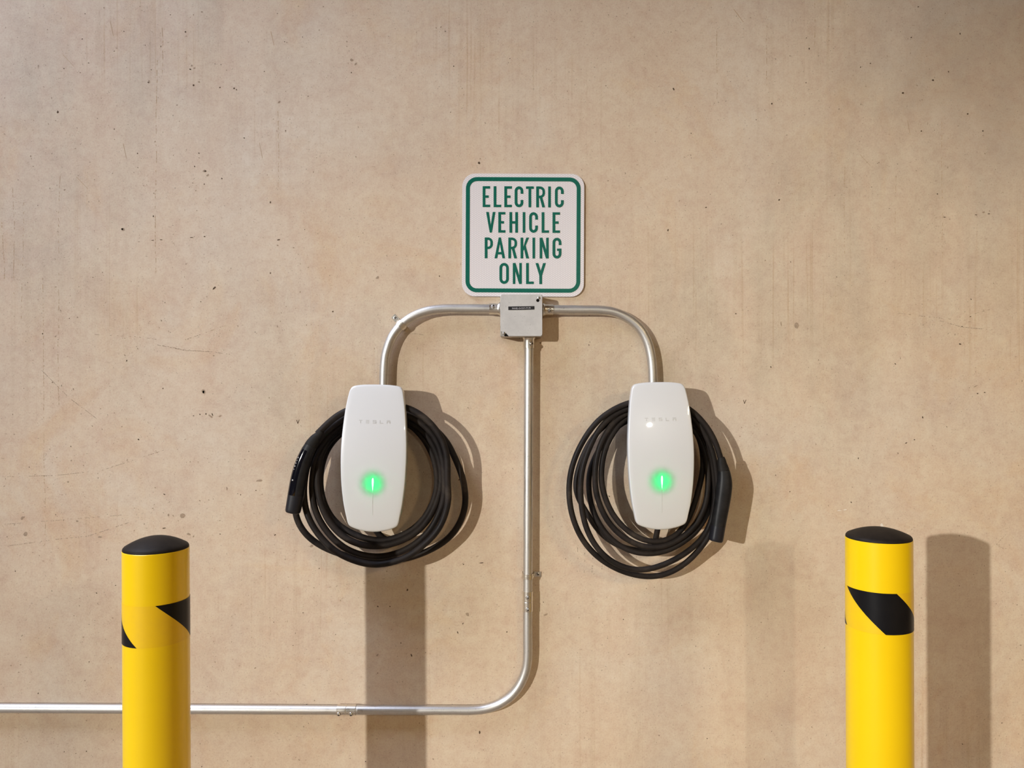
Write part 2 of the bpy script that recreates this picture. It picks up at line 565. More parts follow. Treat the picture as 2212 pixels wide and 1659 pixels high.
for px, py, rx, ry, rot, mi in [
    (125, 242, 2.6, 3.2, 0, 1), (320, 178, 1.6, 1.5, 0, 1), (268, 68, 1.2, 1.1, 0, 1), (414, 142, 3.0, 2.0, .6, 2), (411, 150, 2.5, 1.6, -.5, 1),
    (420, 147, 3.0, 1.2, .2, 2), (418, 184, 1.9, 1.9, 0, 1), (475, 189, 1.6, 1.4, 0, 1), (506, 191, 2.0, 1.7, .3, 1), (430, 177, 2, 1.6, 0, 2),
    (401, 69, 1.8, 1.6, 0, 1), (402, 78, 1.4, 1.3, 0, 2), (615, 90, 1.2, 1.2, 0, 1), (749, 90, 1.6, 1.6, 0, 2), (749, 100, 1.5, 1.4, 0, 2),
    (760, 129, 4.2, 2.8, 0, 2), (768, 138, 3.5, 1.4, .8, 2), (759, 157, 1.0, 2.0, 0, 1), (368, 32, 1.6, 1.3, 0, 1), (511, 194, 1.6, 1.3, 0, 1),
    (430, 331, 1.4, 1.4, 0, 1), (430, 341, 1.4, 1.4, 0, 2), (297, 331, 1.2, 1.2, 0, 1), (442, 369, 4.2, 2.6, 0, 2), (449, 378, 3.2, 1.5, .7, 2),
    (441, 398, 1.2, 2.0, -.2, 1), (322, 176, 2, 2.4, 0, 2), (265, 495, 4.5, 3.6, .3, 2), (264, 495, 2.2, 1.8, .3, 1),
    (331, 467, 1.2, 2.0, 0, 1), (414, 513, 3.2, .9, 0, 1), (442, 511, 2.2, .9, 0, 1), (330, 519, 3, .7, 0, 1), (348, 518, 3, .8, 0, 1),
    (300, 522, 3, .6, 0, 2), (602, 518, 3.4, 1.1, .2, 1), (634, 535, 3, 1, 0, 2), (584, 437, 1.4, 2.2, 0, 1), (463, 622, 5.0, 2.0, .7, 1),
    (584, 590, 1.2, 1.8, 0, 1), (603, 220, 3.2, 1.5, .8, 2), (440, 847, 4.6, 5.0, 0, 2), (440, 846, 2.4, 3.2, .2, 1), (455, 899, 4.5, 2.2, -.6, 2), (459, 896, 1.2, 3.2, .3, 1),
    (445, 894, 1.6, 2.0, -.5, 1), (432, 895, 1.8, 1.2, 0, 1), (418, 898, 1.8, 1.0, 0, 1), (475, 899, 4, 1.3, .4, 2),
    (299, 949, 1.6, 2.2, 0, 1), (352, 839, 1.2, 1.6, 0, 1), (92, 721, 1.6, 1.4, 0, 1), (113, 826, 1.6, 1.0, .6, 1), (147, 1041, 2.8, 2.4, 0, 2),
    (560, 1038, 6.0, 2.6, .1, 2), (394, 1114, 6, 4.5, .8, 2), (364, 1113, 2, 3, 0, 2), (374, 1114, 2, 2, 0, 2), (354, 1141, 4, 1.2, .1, 1),
    (408, 1154, 4, 2.4, 0, 2), (55, 1153, 5.5, 5, .7, 2), (216, 1160, 5.4, 2.6, 0, 2), (48, 1119, 2.5, 4, -.6, 2), (490, 1055, 1.2, 4.0, 0, 2), (167, 1126, 3, 1.6, -.4, 2),
    (1035, 352, 2.4, 2.4, 0, 1), (1037, 343, 1.6, 1.6, 0, 2), (815, 600, 2.2, 4.2, -.8, 2), (1167, 741, 1.3, 1.3, 0, 1),
    (1455, 192, 1.8, 3.0, .2, 1), (1748, 105, 1.3, 2.2, 0, 1), (1742, 82, 1.2, 1.2, 0, 1), (2074, 73, 1.4, 2.2, 0, 1), (2015, 173, 2.2, 2.0, .5, 1),
    (1951, 201, 2.6, 2.2, .5, 1), (1990, 283, 1.6, 1.6, 0, 1), (2123, 283, 1.6, 1.6, 0, 1), (2123, 293, 1.6, 1.4, 0, 2), (2025, 419, 1.3, 1.6, 0, 1),
    (2090, 246, 1.8, 1.6, 0, 1), (1667, 224, 2.4, 1.8, .6, 1), (2108, 464, 2.6, .9, 0, 1), (2136, 462, 2.2, .9, 0, 1), (2125, 459, 3.0, 2.2, 0, 2),
    (2040, 469, 2.8, .8, 0, 1), (2022, 471, 2.6, .7, 0, 2), (1443, 497, 1.6, 2.2, 0, 1), (1880, 137, 2.0, 1.4, .5, 1), (1683, 432, 2.2, 1.6, .5, 1), (1525, 448, 2.2, 1.3, .6, 1),
    (1720, 702, 5.0, 7.0, -.2, 2), (1687, 699, 1.2, 5.0, .2, 2), (2074, 743, 2.2, 1.6, 0, 1), (1993, 901, 1.4, 2.6, .2, 1), (1975, 950, 1.8, 1.2, .4, 1),
    (1957, 957, 2.4, 1.1, .5, 1), (1934, 786, 1.2, 2.4, .5, 1), (2112, 850, 2.0, 1.2, 0, 1), (2127, 848, 2.0, 1.2, .3, 1), (2108, 834, 4.5, 1.4, .4, 2),
    (1854, 990, 1.0, 2.0, 0, 1), (2096, 684, 2.0, .9, .2, 1), (2078, 705, 2.0, .8, -.2, 1), (1813, 1103, 5, 1.2, 0, 3), (1826, 1101, 4, 1.0, .2, 3),
    (1905, 1136, 4.2, 4.6, -.15, 3), (1887, 1138, 2.6, .8, 0, 3), (880, 1274, 2.5, 1.8, .8, 1), (1010, 1327, 4, 4, 0, 2), (989, 1367, 1.4, 3.2, .2, 1), (1036, 1582, 1.6, 3.4, -.2, 1),
    (816, 1310, 1.8, 1.6, 0, 1), (842, 1310, 1.4, 1.2, 0, 1), (815, 1415, 3, 2, .6, 2), (889, 1416, 1.2, 3.4, .4, 1), (1000, 1347, 1.2, 2.4, -.2, 1), (1180, 1327, 5, 1.8, .4, 2),
    (790, 1645, 1.6, 1.4, 0, 1), (866, 1389, 1.2, 1.2, 0, 1), (816, 1454, 1.2, 1.2, 0, 1), (1095, 1365, 1.8, 1.2, 0, 1), 
    (1040, 1216, 5, .9, .1, 1), (672, 1180, 4, 3, .6, 2),
]:
    fleck(px, py, rx, ry, rot, mi)

for v in ((643, 911), (1608, 868)):                       # the two pencilled ticks
    x, y = v
    scratch([(x - 2, y - 4), (x, y + 4)], 1.5, 1)
    scratch([(x, y + 4), (x + 3.5, y - 4.5)], 1.3, 1)
scratch([(195, 722), (290, 727), (340, 733)], 1.2, 2, .55)
scratch([(340, 745), (400, 757), (460, 760), (500, 766)], 1.5, 5, .15)
scratch([(345, 745), (390, 754), (420, 757), (458, 759)], 1.0, 2, .45)
scratch([(400, 734), (440, 720), (495, 700)], 1.1, 2, .5)
scratch([(1925, 674), (1990, 683), (2060, 690)], 1.3, 2, .5)
scratch([(2030, 693), (2080, 707), (2152, 713)], 1.5, 5, .15)
scratch([(2100, 679), (2155, 664)], 1.0, 2, .6)
for x in (1247, 1262, 1279, 1300):
    scratch([(x, 1176 + x % 7), (x + 1.5, 1205), (x - .5, 1238)], 1.8, 5, .55)
scratch([(1592, 1004), (1655, 1004)], 1.0, 2, .25)
scratch([(0, 1030), (120, 1027), (220, 1016), (360, 970)], 1.1, 5, .45)
scratch([(0, 1133), (120, 1124), (270, 1112)], 1.0, 5, .5)
scratch([(10, 1180), (120, 1165), (190, 1158), (280, 1128)], 1.2, 5, .35)
scratch([(90, 800), (150, 860), (210, 905)], 1.3, 5, .1)
scratch([(873, 721), (900, 721), (916, 724)], 1.4, 5, .1)
scratch([(690, 1344), (715, 1318), (742, 1290)], 1.1, 2, .5)
scratch([(700, 1270), (800, 1254), (910, 1240)], 1.2, 5, .5)
scratch([(1010, 1206), (1035, 1201)], 1.0, 2, .3)
scratch([(993, 1221), (1008, 1212)], 1.0, 2, .1)
scratch([(2152, 1176), (2175, 1152)], .9, 2, .1)
scratch([(2152, 1176), (2170, 1187)], .9, 2, .1)
for x0, y0, x1, y1 in ((238, 46, 245, 78), (266, 310, 273, 342), (136, 118, 160, 144), (165, 382, 190, 408), (585, 68, 592, 98), (560, 308, 567, 342), (1585, 20, 1606, 48), (1960, 260, 1966, 292), (1858, 334, 1880, 358)):
    scratch([(x0, y0), (x1, y1)], 1.4, 4)
for x0, y0, y1, w in ((340, 130, 600, 1.3), (350, 60, 170, 1.2), (28, 400, 640, 1.2), (52, 430, 700, 1.0), (130, 380, 900, 1.0), (4, 480, 620, 1.6), (1548, 60, 240, 1.1), (1655, 20, 200, 1.1), (1760, 0, 120, 1.2), (2035, 250, 560, 1.2), (1825, 360, 580, 1.1), (1936, 380, 520, 1.0), (92, 600, 1200, 1.1), (600, 240, 420, 1.1), (2118, 860, 900, 1.4)):
    pts, x = [], x0
    y = y0
    while y < y1:
        pts.append((x, y))
        x += random.uniform(-1.0, 1.1)
        y += 14
    scratch(pts, w * 1.1, 4, .38)
# fine random specks; a little denser on the left, as the wall is
for i in range(1500):
    px = random.uniform(-120, W + 120) if i % 3 else random.uniform(-60, 700)
    py = random.uniform(-60, HPX + 60)
    r = random.choice((.45, .5, .6, .7, .8, 1.0, 1.2))
    fleck(px, py, r * random.uniform(.7, 2.0), r, random.uniform(0, 3.1), random.choice((1, 2, 2, 2)), 6)
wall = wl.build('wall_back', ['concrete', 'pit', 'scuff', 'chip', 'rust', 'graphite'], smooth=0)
wall['kind'] = 'structure'

# ------------------------------------------------------------------ lettering (drawn as strokes)
class Pen:
    """strokes in pixel coordinates of the photograph, laid on a plane at depth d"""

    def __init__(self, d, thick, mb):
        self.d, self.t, self.mb = d, thick, mb

    def poly(self, pts, mi=0):
        self.d += 6e-6
        q = [P(x, y, self.d) for x, y in pts]
        prism(self.mb, [(p.x, p.z) for p in q], self.d - self.t * .5, self.d + self.t * .5, mi)

    def strip(self, pts, w, closed=False, mi=0):
        """a band of width w along pts"""
        self.d += 6e-6
        n = len(pts)
        lft, rgt = [], []
        for i, (x, y) in enumerate(pts):
            if closed:
                a, b = pts[i - 1], pts[(i + 1) % n]
            else:
                a, b = pts[max(i - 1, 0)], pts[min(i + 1, n - 1)]
            tx, ty = b[0] - a[0], b[1] - a[1]
            L = math.hypot(tx, ty) or 1
            nx, ny = -ty / L * w / 2, tx / L * w / 2
            lft.append((x + nx, y + ny))
            rgt.append((x - nx, y - ny))
        d0, d1 = self.d - self.t * .5, self.d + self.t * .5
        v = []
        for arr, d in ((lft, d0), (rgt, d0), (lft, d1), (rgt, d1)):
            for x, y in arr:
                p = P(x, y, self.d)
                v.append((p.x, -d, p.z))
        f = []
        for i in range(n if closed else n - 1):
            j = (i + 1) % n
            f += [(i, j, n + j, n + i), (2 * n + i, 3 * n + i, 3 * n + j, 2 * n + j),
                  (i, 2 * n + i, 2 * n + j, j), (n + i, n + j, 3 * n + j, 3 * n + i)]
        if not closed:
            f += [(0, n, 3 * n, 2 * n), (n - 1, 3 * n - 1, 4 * n - 1, 2 * n - 1)]
        self.mb.add(v, f, mi)


def arc(cx, cy, rx, ry, a0, a1, n=10):
    return [(cx + rx * math.cos(math.radians(a0 + (a1 - a0) * k / n)), cy + ry * math.sin(math.radians(a0 + (a1 - a0) * k / n)))
            for k in range(n + 1)]


def glyph(pen, ch, x0, x1, y0, y1, w):
    """narrow highway-style capitals; y grows downwards"""
    h = y1 - y0
    m = (y0 + y1) / 2
    R = lambda a, b, c, d: pen.poly([(a, b), (c, b), (c, d), (a, d)])
    hw = w / 2
    if ch in 'ELFHINTVKPRA':
        if ch in 'EL':
            R(x0, y0, x0 + w, y1)
            R(x0, y1 - w * .88, x1, y1)
            if ch == 'E':
                R(x0, y0, x1, y0 + w * .88)
                R(x0, m - w * .45, x1 - w * .5, m + w * .43)
        elif ch == 'H':
            R(x0, y0, x0 + w, y1)
            R(x1 - w, y0, x1, y1)
            R(x0, m - w * .45, x1, m + w * .45)
        elif ch == 'I':
            R(x0, y0, x1, y1)
        elif ch == 'T':
            c = (x0 + x1) / 2
            R(x0, y0, x1, y0 + w * .88)
            R(c - hw, y0, c + hw, y1)
        elif ch == 'N':
            R(x0, y0, x0 + w * .92, y1)
            R(x1 - w * .92, y0, x1, y1)
            pen.poly([(x0, y0), (x0 + w * 1.0, y0), (x1, y1), (x1 - w * 1.0, y1)])
        elif ch == 'V':
            c = (x0 + x1) / 2
            pen.poly([(x0, y0), (x0 + w, y0), (c + hw * .8, y1), (c - hw * .8, y1)])
            pen.poly([(x1 - w, y0), (x1, y0), (c + hw * .8, y1), (c - hw * .8, y1)])
        elif ch == 'A':
            c = (x0 + x1) / 2
            pen.poly([(c - hw * .8, y0), (c + hw * .8, y0), (x0 + w, y1), (x0, y1)])
            pen.poly([(c - hw * .8, y0), (c + hw * .8, y0), (x1, y1), (x1 - w, y1)])
            R(x0 + w * .75, y1 - h * .30, x1 - w * .75, y1 - h * .30 + w * .85)
        elif ch == 'K':
            R(x0, y0, x0 + w, y1)
            pen.poly([(x1 - w * 1.05, y0), (x1, y0), (x0 + w, m + h * .16), (x0 + w, m - h * .06)])
            pen.poly([(x0 + w * 1.25, m + h * .02), (x0 + w * 1.9, m - h * .12), (x1, y1), (x1 - w * 1.1, y1)])
        elif ch in 'PR':
            R(x0, y0, x0 + w, y1)
            ym = y0 + h * .56
            rr = (ym - y0) / 2 - hw * .9
            rx = min(rr, (x1 - x0) * .42)
            cx = x1 - hw - rx
            yt, yb = y0 + hw * .9, ym - hw * .9
            path = [(x0, yt), (cx, yt)] + arc(cx, yt + rx, rx, rx, -90, 0, 6) + arc(cx, yb - rx, rx, rx, 0, 90, 6) + [(x0, yb)]
            pen.strip(path, w * .9)
            if ch == 'R':
                c = x0 + (x1 - x0) * .52
                pen.poly([(c - hw, yb), (c + hw, yb), (x1, y1), (x1 - w * 1.05, y1)])
    elif ch == 'Y':
        c = (x0 + x1) / 2
        R(c - hw, m, c + hw, y1)
        pen.poly([(x0, y0), (x0 + w, y0), (c + hw, m + h * .08), (c - hw, m + h * .10)])
        pen.poly([(x1 - w, y0), (x1, y0), (c + hw, m + h * .10), (c - hw, m + h * .08)])
    else:
        xa, xb = x0 + hw, x1 - hw
        rx = (xb - xa) / 2
        ry = rx * 1.12
        cx = (xa + xb) / 2
        yt, yb = y0 + hw + ry, y1 - hw - ry
        if ch == 'O':
            path = arc(cx, yt, rx, ry, 180, 360, 14) + arc(cx, yb, rx, ry, 0, 180, 14)
            pen.strip(path, w, closed=True)
        elif ch == 'C':
            path = [(xb, yt + h * .13)] + arc(cx, yt, rx, ry, 0, -180, 14) + arc(cx, yb, rx, ry, 180, 0, 14) + [(xb, yb - h * .12)]
            pen.strip(path, w)
        elif ch == 'G':
            path = [(xb, yt + h * .12)] + arc(cx, yt, rx, ry, 0, -180, 14) + arc(cx, yb, rx, ry, 180, 0, 14) + [(xb, m + h * .06)]
            pen.strip(path, w)
            R(cx, m + h * .02, x1, m + h * .02 + w * .85)


# ------------------------------------------------------------------ the parking sign
SIGN_D = .006
zs, zx, zy = 300 / 1276, 980, 360            # scale of the measured close-up


def zp(x, y):
    return zx + x * zs, zy + y * zs


sg = thing('parking_sign', P(1130, 508, .003), 'square white parking sign with green border reading ELECTRIC VEHICLE PARKING ONLY', 'sign')


def px_round_rect(x0, x1, y0, y1, r, d, n=10, skew=0.0):
    pts = []
    for cx, cy, a0 in ((x1 - r, y0 + r, -90), (x1 - r, y1 - r, 0), (x0 + r, y1 - r, 90), (x0 + r, y0 + r, 180)):
        for k in range(n + 1):
            a = math.radians(a0 + 90 * k / n)
            x, y = cx + r * math.cos(a), cy + r * math.sin(a)
            x += skew * (y - (y0 + y1) / 2)
            y -= skew * (x - (x0 + x1) / 2) * 1.0
            pts.append((x, y))
    return pts


SK = -.0045
mb = MB()
q = [P(x, y, SIGN_D) for x, y in px_round_rect(998.2, 1261.6, 375.2, 640.6, 28, SIGN_D, skew=SK)]
prism(mb, [(p.x, p.z) for p in q], .003, SIGN_D)
mb.build('panel', 'sheet', sg, smooth=30)
mb = MB()
pen = Pen(SIGN_D + .0002, .0004, mb)
pen.strip(px_round_rect(1010.3, 1249.6, 387.2, 627.6, 20, SIGN_D, skew=SK), 8.6, closed=True)
mb.build('border', 'green', sg, smooth=30)

LINES = [
    ('ELECTRIC', 181, 373, [(266, 335), (367, 437), (465, 535), (560, 640), (664, 736), (758, 840), (868, 893), (930, 1011)]),
    ('VEHICLE', 418, 607, [(298, 384), (410, 475), (512, 591), (634, 658), (693, 774), (808, 876), (908, 977)]),
    ('PARKING', 652, 843, [(285, 361), (375, 473), (502, 583), (614, 693), (724, 748), (790, 873), (908, 990)]),
    ('ONLY', 885, 1078, [(420, 507), (543, 626), (665, 736), (752, 847)]),
]
for word, ya, yb, xs in LINES:
    mb = MB()
    pen = Pen(SIGN_D + .0002, .0004, mb)
    for ch, (xa, xb) in zip(word, xs):
        cxm = (xa + xb) / 2
        tilt = (cxm - 640) * .0045
        p0, p1 = zp(xa, ya + tilt), zp(xb, yb + tilt)
        glyph(pen, ch, p0[0], p1[0], p0[1], p1[1], 25.5 * zs)
    mb.build('lettering', 'green', sg, smooth=0)
for x, y in ((1130, 379.8),):
    pass

# ------------------------------------------------------------------ junction box
BOX_D = .0545
jb = thing('junction_box', P(1126, 683, .02), 'square galvanised steel junction box with black printed label under the parking sign', 'junction box')
mb = MB()
q = [P(x, y, BOX_D - .003) for x, y in px_round_rect(1080.6, 1171.8, 636.5, 727.2, 3.5, 0, 4)]
prism(mb, [(p.x, p.z) for p in q], 0.0002, BOX_D - .002)
mb.build('box_body', 'boxbody', jb, bevel=.0008)
mb = MB()
# cover with a keyhole at top right and a cut corner at bottom left
s_ = 170 / 1659


def jz(x, y):
    return 1050 + x * s_, 620 + y * s_


out_ = px_round_rect(1081.6, 1171.4, 635.8, 726.0, 5.5, 0, 5)
outline = [p for p in out_ if not (p[0] < 1092 and p[1] > 719)]
i0 = max(range(len(outline)), key=lambda i: (outline[i][1] > 720, -outline[i][0]))
cutc = [jz(478, 1036), jz(405, 958), jz(345, 945), (1081.6, jz(0, 935)[1])]
idx = [i for i, p in enumerate(outline) if p[1] > 722]
last = max(idx)
outline = outline[:last + 1] + cutc + outline[last + 1:]
hole = [(jz(1092, 0)[0] + 3.5 * math.cos(a), jz(0, 282)[1] + 3.5 * math.sin(a)) for a in [2 * math.pi * k / 18 for k in range(18)]]
import bmesh as _b
bm = _b.new()


def ring_of(pts, d):
    vs = [bm.verts.new(P(x, y, BOX_D) + Vector((0, BOX_D - d, 0))) for x, y in pts]
    return vs, [bm.edges.new((vs[i], vs[(i + 1) % len(vs)])) for i in range(len(vs))]


ro, eo = ring_of(outline, BOX_D)
rh, eh = ring_of(hole, BOX_D)
_b.ops.triangle_fill(bm, edges=eo + eh, use_beauty=True, use_dissolve=False)
ext = _b.ops.extrude_face_region(bm, geom=list(bm.faces))
_b.ops.translate(bm, verts=[g for g in ext['geom'] if isinstance(g, _b.types.BMVert)], vec=(0, .0016, 0))
_b.ops.recalc_face_normals(bm, faces=bm.faces)
cme = bpy.data.meshes.new('cover')
bm.to_mesh(cme)
bm.free()
cme.materials.append(M['cover'])
cov = bpy.data.objects.new('cover', cme)
COL.objects.link(cov)
cov.parent = jb
cov.matrix_parent_inverse = Matrix.Translation(jb.location).inverted()
bv = cov.modifiers.new('bevel', 'BEVEL')
bv.width, bv.segments, bv.limit_method = .0006, 2, 'ANGLE'
# dark inside seen through keyhole and cut corner
for pts in ([jz(405, 958), jz(478, 1040), jz(395, 1040), jz(375, 1000)], hole):
    mb = MB()
    q = [P(x, y, BOX_D - .0012) for x, y in pts]
    prism(mb, [(p.x, p.z) for p in q], BOX_D - .0019, BOX_D - .0012)
    mb.build('opening', 'black', jb, smooth=0)
for (x, y) in (jz(1115, 228), jz(378, 972)):
    mb = MB()
    screw_mb(mb, P(x, y, BOX_D) + Vector((0, .0004, 0)), (0, -1, 0), .0037)
    mb.build('screw', ['screw', 'black'], jb)
mb = MB()
q = [P(x, y, BOX_D) for x, y in (jz(468, 411), jz(1020, 402), jz(1021, 474), jz(750, 484), jz(469, 486))]
prism(mb, [(p.x, p.z) for p in q], BOX_D, BOX_D + .0003)
lab = mb.build('circuit_label', 'label', jb, smooth=0)
cu = bpy.data.curves.new('lettering_src', 'FONT')
cu.body = 'PANEL-G-CKT-77-79'
cu.size = .0054
cu.align_x, cu.align_y = 'CENTER', 'CENTER'
cu.space_character = .92
tmp = bpy.data.objects.new('lettering_src', cu)
COL.objects.link(tmp)
bpy.context.view_layer.update()
tme = bpy.data.meshes.new_from_object(tmp.evaluated_get(bpy.context.evaluated_depsgraph_get()))
wdt = max(v.co.x for v in tme.vertices) - min(v.co.x for v in tme.vertices)
want = (jz(935, 0)[0] - jz(545, 0)[0]) * (D - BOX_D) / F
c0 = P(*jz(742, 449), BOX_D + .0005)
for v in tme.vertices:
    x, z = v.co.x * want / wdt, v.co.y
    a = .022
    v.co = (c0.x + x * math.cos(a) - z * math.sin(a), -(BOX_D + .0005), c0.z + x * math.sin(a) + z * math.cos(a))
tme.materials.clear()
tme.materials.append(M['labelink'])
bpy.data.objects.remove(tmp)
bpy.data.curves.remove(cu)
lt = bpy.data.objects.new('lettering', tme)
COL.objects.link(lt)
lt.parent = lab
lt.matrix_parent_inverse = lab.matrix_parent_inverse.copy()
lab_world = lab
lt.matrix_parent_inverse = Matrix()

# ------------------------------------------------------------------ conduits
RP = .0117
PD = .0185


def conduit(px_path, label, group, d=PD, name='metal_conduit'):
    path = [P(p[0], p[1], p[2] if len(p) > 2 else d) for p in px_path]
    path = resample(path, .004) if len(path) > 2 else path
    mb = MB()
    tube(mb, path, RP, 24)
    o = mb.build(name, 'emt', None, smooth=50)
    return tag(o, label, 'conduit', group)


G = 'galvanised conduits on the concrete wall'
A = lambda cx, cy, r, a0, a1, n=20: arc(cx, cy, r, r, a0, a1, n)
left_arch = [(1060, 667.2), (1000, 667.0)] + A(960, 792, 125, -90, -135, 12)[0:] + A(960, 792, 128, -138, -176, 10) + [(831, 806, .020), (829, 832, .020), (829, 846, .019)]
left_arch = catmull([(1060, 667.4, .019), (1000, 667.0, .0185), (960, 667.2, .0185), (925, 671.5, .0185), (893, 683.5, .0185), (866, 703, .0185),
                     (846, 730, .0185), (835, 760, .0185), (831, 785, .0185), (829.6, 815, .0185), (829, 846, .0185)], 14)
conduit(left_arch, 'galvanised conduit with a strap on its bend, from junction box to charger', G)
right_arch = catmull([(1192, 669.2, .019), (1250, 669.6, .0185), (1296, 670, .0185), (1330, 675.5, .0185), (1360, 690, .0185), (1384, 712, .0185), (1399, 740, .0185),
                      (1406.5, 770, .0185), (1409.5, 800, .0185), (1410.5, 838, .0185)], 14)
conduit(right_arch, 'bending galvanised conduit without a strap, from junction box to charger', G)
conduit([(1142.4, 748), (1141.2, 1000), (1140.2, 1298)], 'straight vertical galvanised conduit running down from the junction box', G)
LD = .01365           # the level run lies closer to the wall
elbow = catmull([(1140.2, 1298, PD), (1140, 1360, PD), (1140, 1415, .018), (1136, 1447, .0172), (1124, 1477, .0164), (1105, 1502, .0156), (1080, 1520, .0148),
                 (1052, 1530, .0141), (1022, 1533.6, LD), (960, 1533.8, LD), (749, 1533.6, LD)], 14)
conduit(elbow, 'galvanised elbow conduit curving from the vertical run to the level run', G)
conduit([(749, 1533.6), (-900, 1524.5)], 'level galvanised conduit running along the wall behind a yellow bollard', G, d=LD)


def sleeve_frame(p0, p1):
    a, b = Vector(p0), Vector(p1)
    return a, (b - a).normalized(), (b - a).length


def fitting(p0, p1, label, group, screws, flare=False, r=.0136, name='conduit_connector', cat='conduit fitting', mid=False):
    a, ax, L = sleeve_frame(p0, p1)
    t = thing(name, a, label, cat, group)
    mb = MB()
    if flare:
        prof = [(r * 1.22, 0), (r * 1.22, .002), (r * 1.05, .005), (r, .008), (r, L), (r * .88, L)]
    elif mid:
        prof = [(r * .88, 0), (r, .0003), (r, L * .47), (r * .955, L * .485), (r * .955, L * .515), (r, L * .53), (r, L - .0003), (r * .88, L)]
    else:
        prof = [(r * .88, 0), (r, 0), (r, L), (r * .88, L)]
    lathe(mb, a, ax, prof, 28)
    mb.build('sleeve', 'fitting', t, smooth=30)
    for u, dirv in screws:
        dv = Vector(dirv).normalized()
        mb = MB()
        o = a + ax * L * u + dv * (r - .0008)
        lathe(mb, o, dv, [(.0056, 0), (.0056, .0012), (.0050, .0016)], 18, 0)
        screw_mb(mb, o + dv * .0012, dv, .0042)
        mb.build('set_screw', ['screw', 'black'], t)
    return t


GF = 'set screw fittings on the conduits'
fitting(P(1081.0, 667.4, .019), P(1057, 667.2, .019), 'set screw connector between the junction box and the strapped bending conduit', GF, [(.62, (0, -.9, .35))], True)
fitting(P(1172.6, 669, .019), P(1195, 669.2, .019), 'set screw connector between the junction box and the bending conduit without a strap', GF, [(.66, (0, -.95, -.25))], True)
fitting(P(1142.4, 728.4, .019), P(1142.2, 752, .0187), 'set screw connector at the bottom of the junction box above the vertical conduit', GF, [(.62, (.45, -.9, 0))], True)
fitting(P(1140.2, 1276.5, PD), P(1140.1, 1320, PD), 'two screw coupling on the vertical conduit just below the strap', GF, [(.26, (0, -1, 0)), (.86, (0, -1, 0))], name='conduit_coupling', mid=True, r=.0129)
fitting(P(728.5, 1533.6, LD), P(769.5, 1533.8, LD), 'two screw coupling on the level conduit beside a bollard shadow', GF, [(.14, (0, -.92, -.4)), (.78, (0, -.92, -.4))], name='conduit_coupling', mid=True, r=.0135)


def strap(pc, tangent, side, label, w=.0125):
    """one-hole strap: e1 along the pipe, e2 towards the tab, e3 out of the wall"""
    c = Vector(pc)
    e1 = Vector(tangent).normalized()
    e3 = Vector((0, -1, 0))
    e2 = e3.cross(e1).normalized() * side
    t = thing('conduit_strap', c, label, 'conduit strap', 'one hole straps holding the conduits')
    wall_off = -(-c.y) + .0004
    r = RP + .0006
    prof = [(.0335, wall_off), (.0185, wall_off), (.0150, wall_off + .001), (r + .0018, -.006), (r + .0012, -.002)]
    prof += [(r * math.cos(a), r * math.sin(a)) for a in [math.radians(5 + 175 * k / 12) for k in range(13)]]
    prof += [(-r, -.007), (-r - .0003, wall_off)]
    th = .0014
    n = len(prof)
    nor = []
    for i in range(n):
        a, b = prof[max(i - 1, 0)], prof[min(i + 1, n - 1)]
        tx, ty = b[0] - a[0], b[1] - a[1]
        L = math.hypot(tx, ty)
        nor.append((ty / L, -tx / L))

    def strip_(w0, w1, t0, t1, mb, k0=0, k1=n):
        rows = []
        for i in range(k0, k1):
            (u, v), (nx, ny) = prof[i], nor[i]
            rows.append([c + e1 * ww + e2 * (u + nx * tt) + e3 * (v + ny * tt) for ww, tt in ((w0, t0), (w1, t0), (w1, t1), (w0, t1))])
        vs = [p for rr in rows for p in rr]
        f = []
        m = len(rows)
        for i in range(m - 1):
            for k in range(4):
                f.append((i * 4 + k, i * 4 + (k + 1) % 4, (i + 1) * 4 + (k + 1) % 4, (i + 1) * 4 + k))
        f += [(0, 1, 2, 3), tuple(4 * (m - 1) + k for k in (3, 2, 1, 0))]
        mb.add(vs, f)
    mb = MB()
    strip_(-w / 2, w / 2, 0, th, mb)
    strip_(-w * .16, w * .16, th, th + .0011, mb, 2, n - 1)
    mb.build('band', 'fitting', t, smooth=30)
    mb = MB()
    o = c + e2 * .0255 + e3 * (wall_off + th)
    screw_mb(mb, o, e3, .0043)
    mb.build('screw', ['screw', 'black'], t)
    return t


strap(P(867, 701.5, PD), P(874, 695, PD) - P(860, 709, PD), 1, 'zinc strap on the bend of the upper conduit, its screw tab pointing up')
strap(P(1140.3, 1244, PD), (0, 0, -1), 1, 'zinc strap on the vertical conduit above its two screw coupling')

# ------------------------------------------------------------------ chargers
FACE_D = .125          # front of the glass at its middle


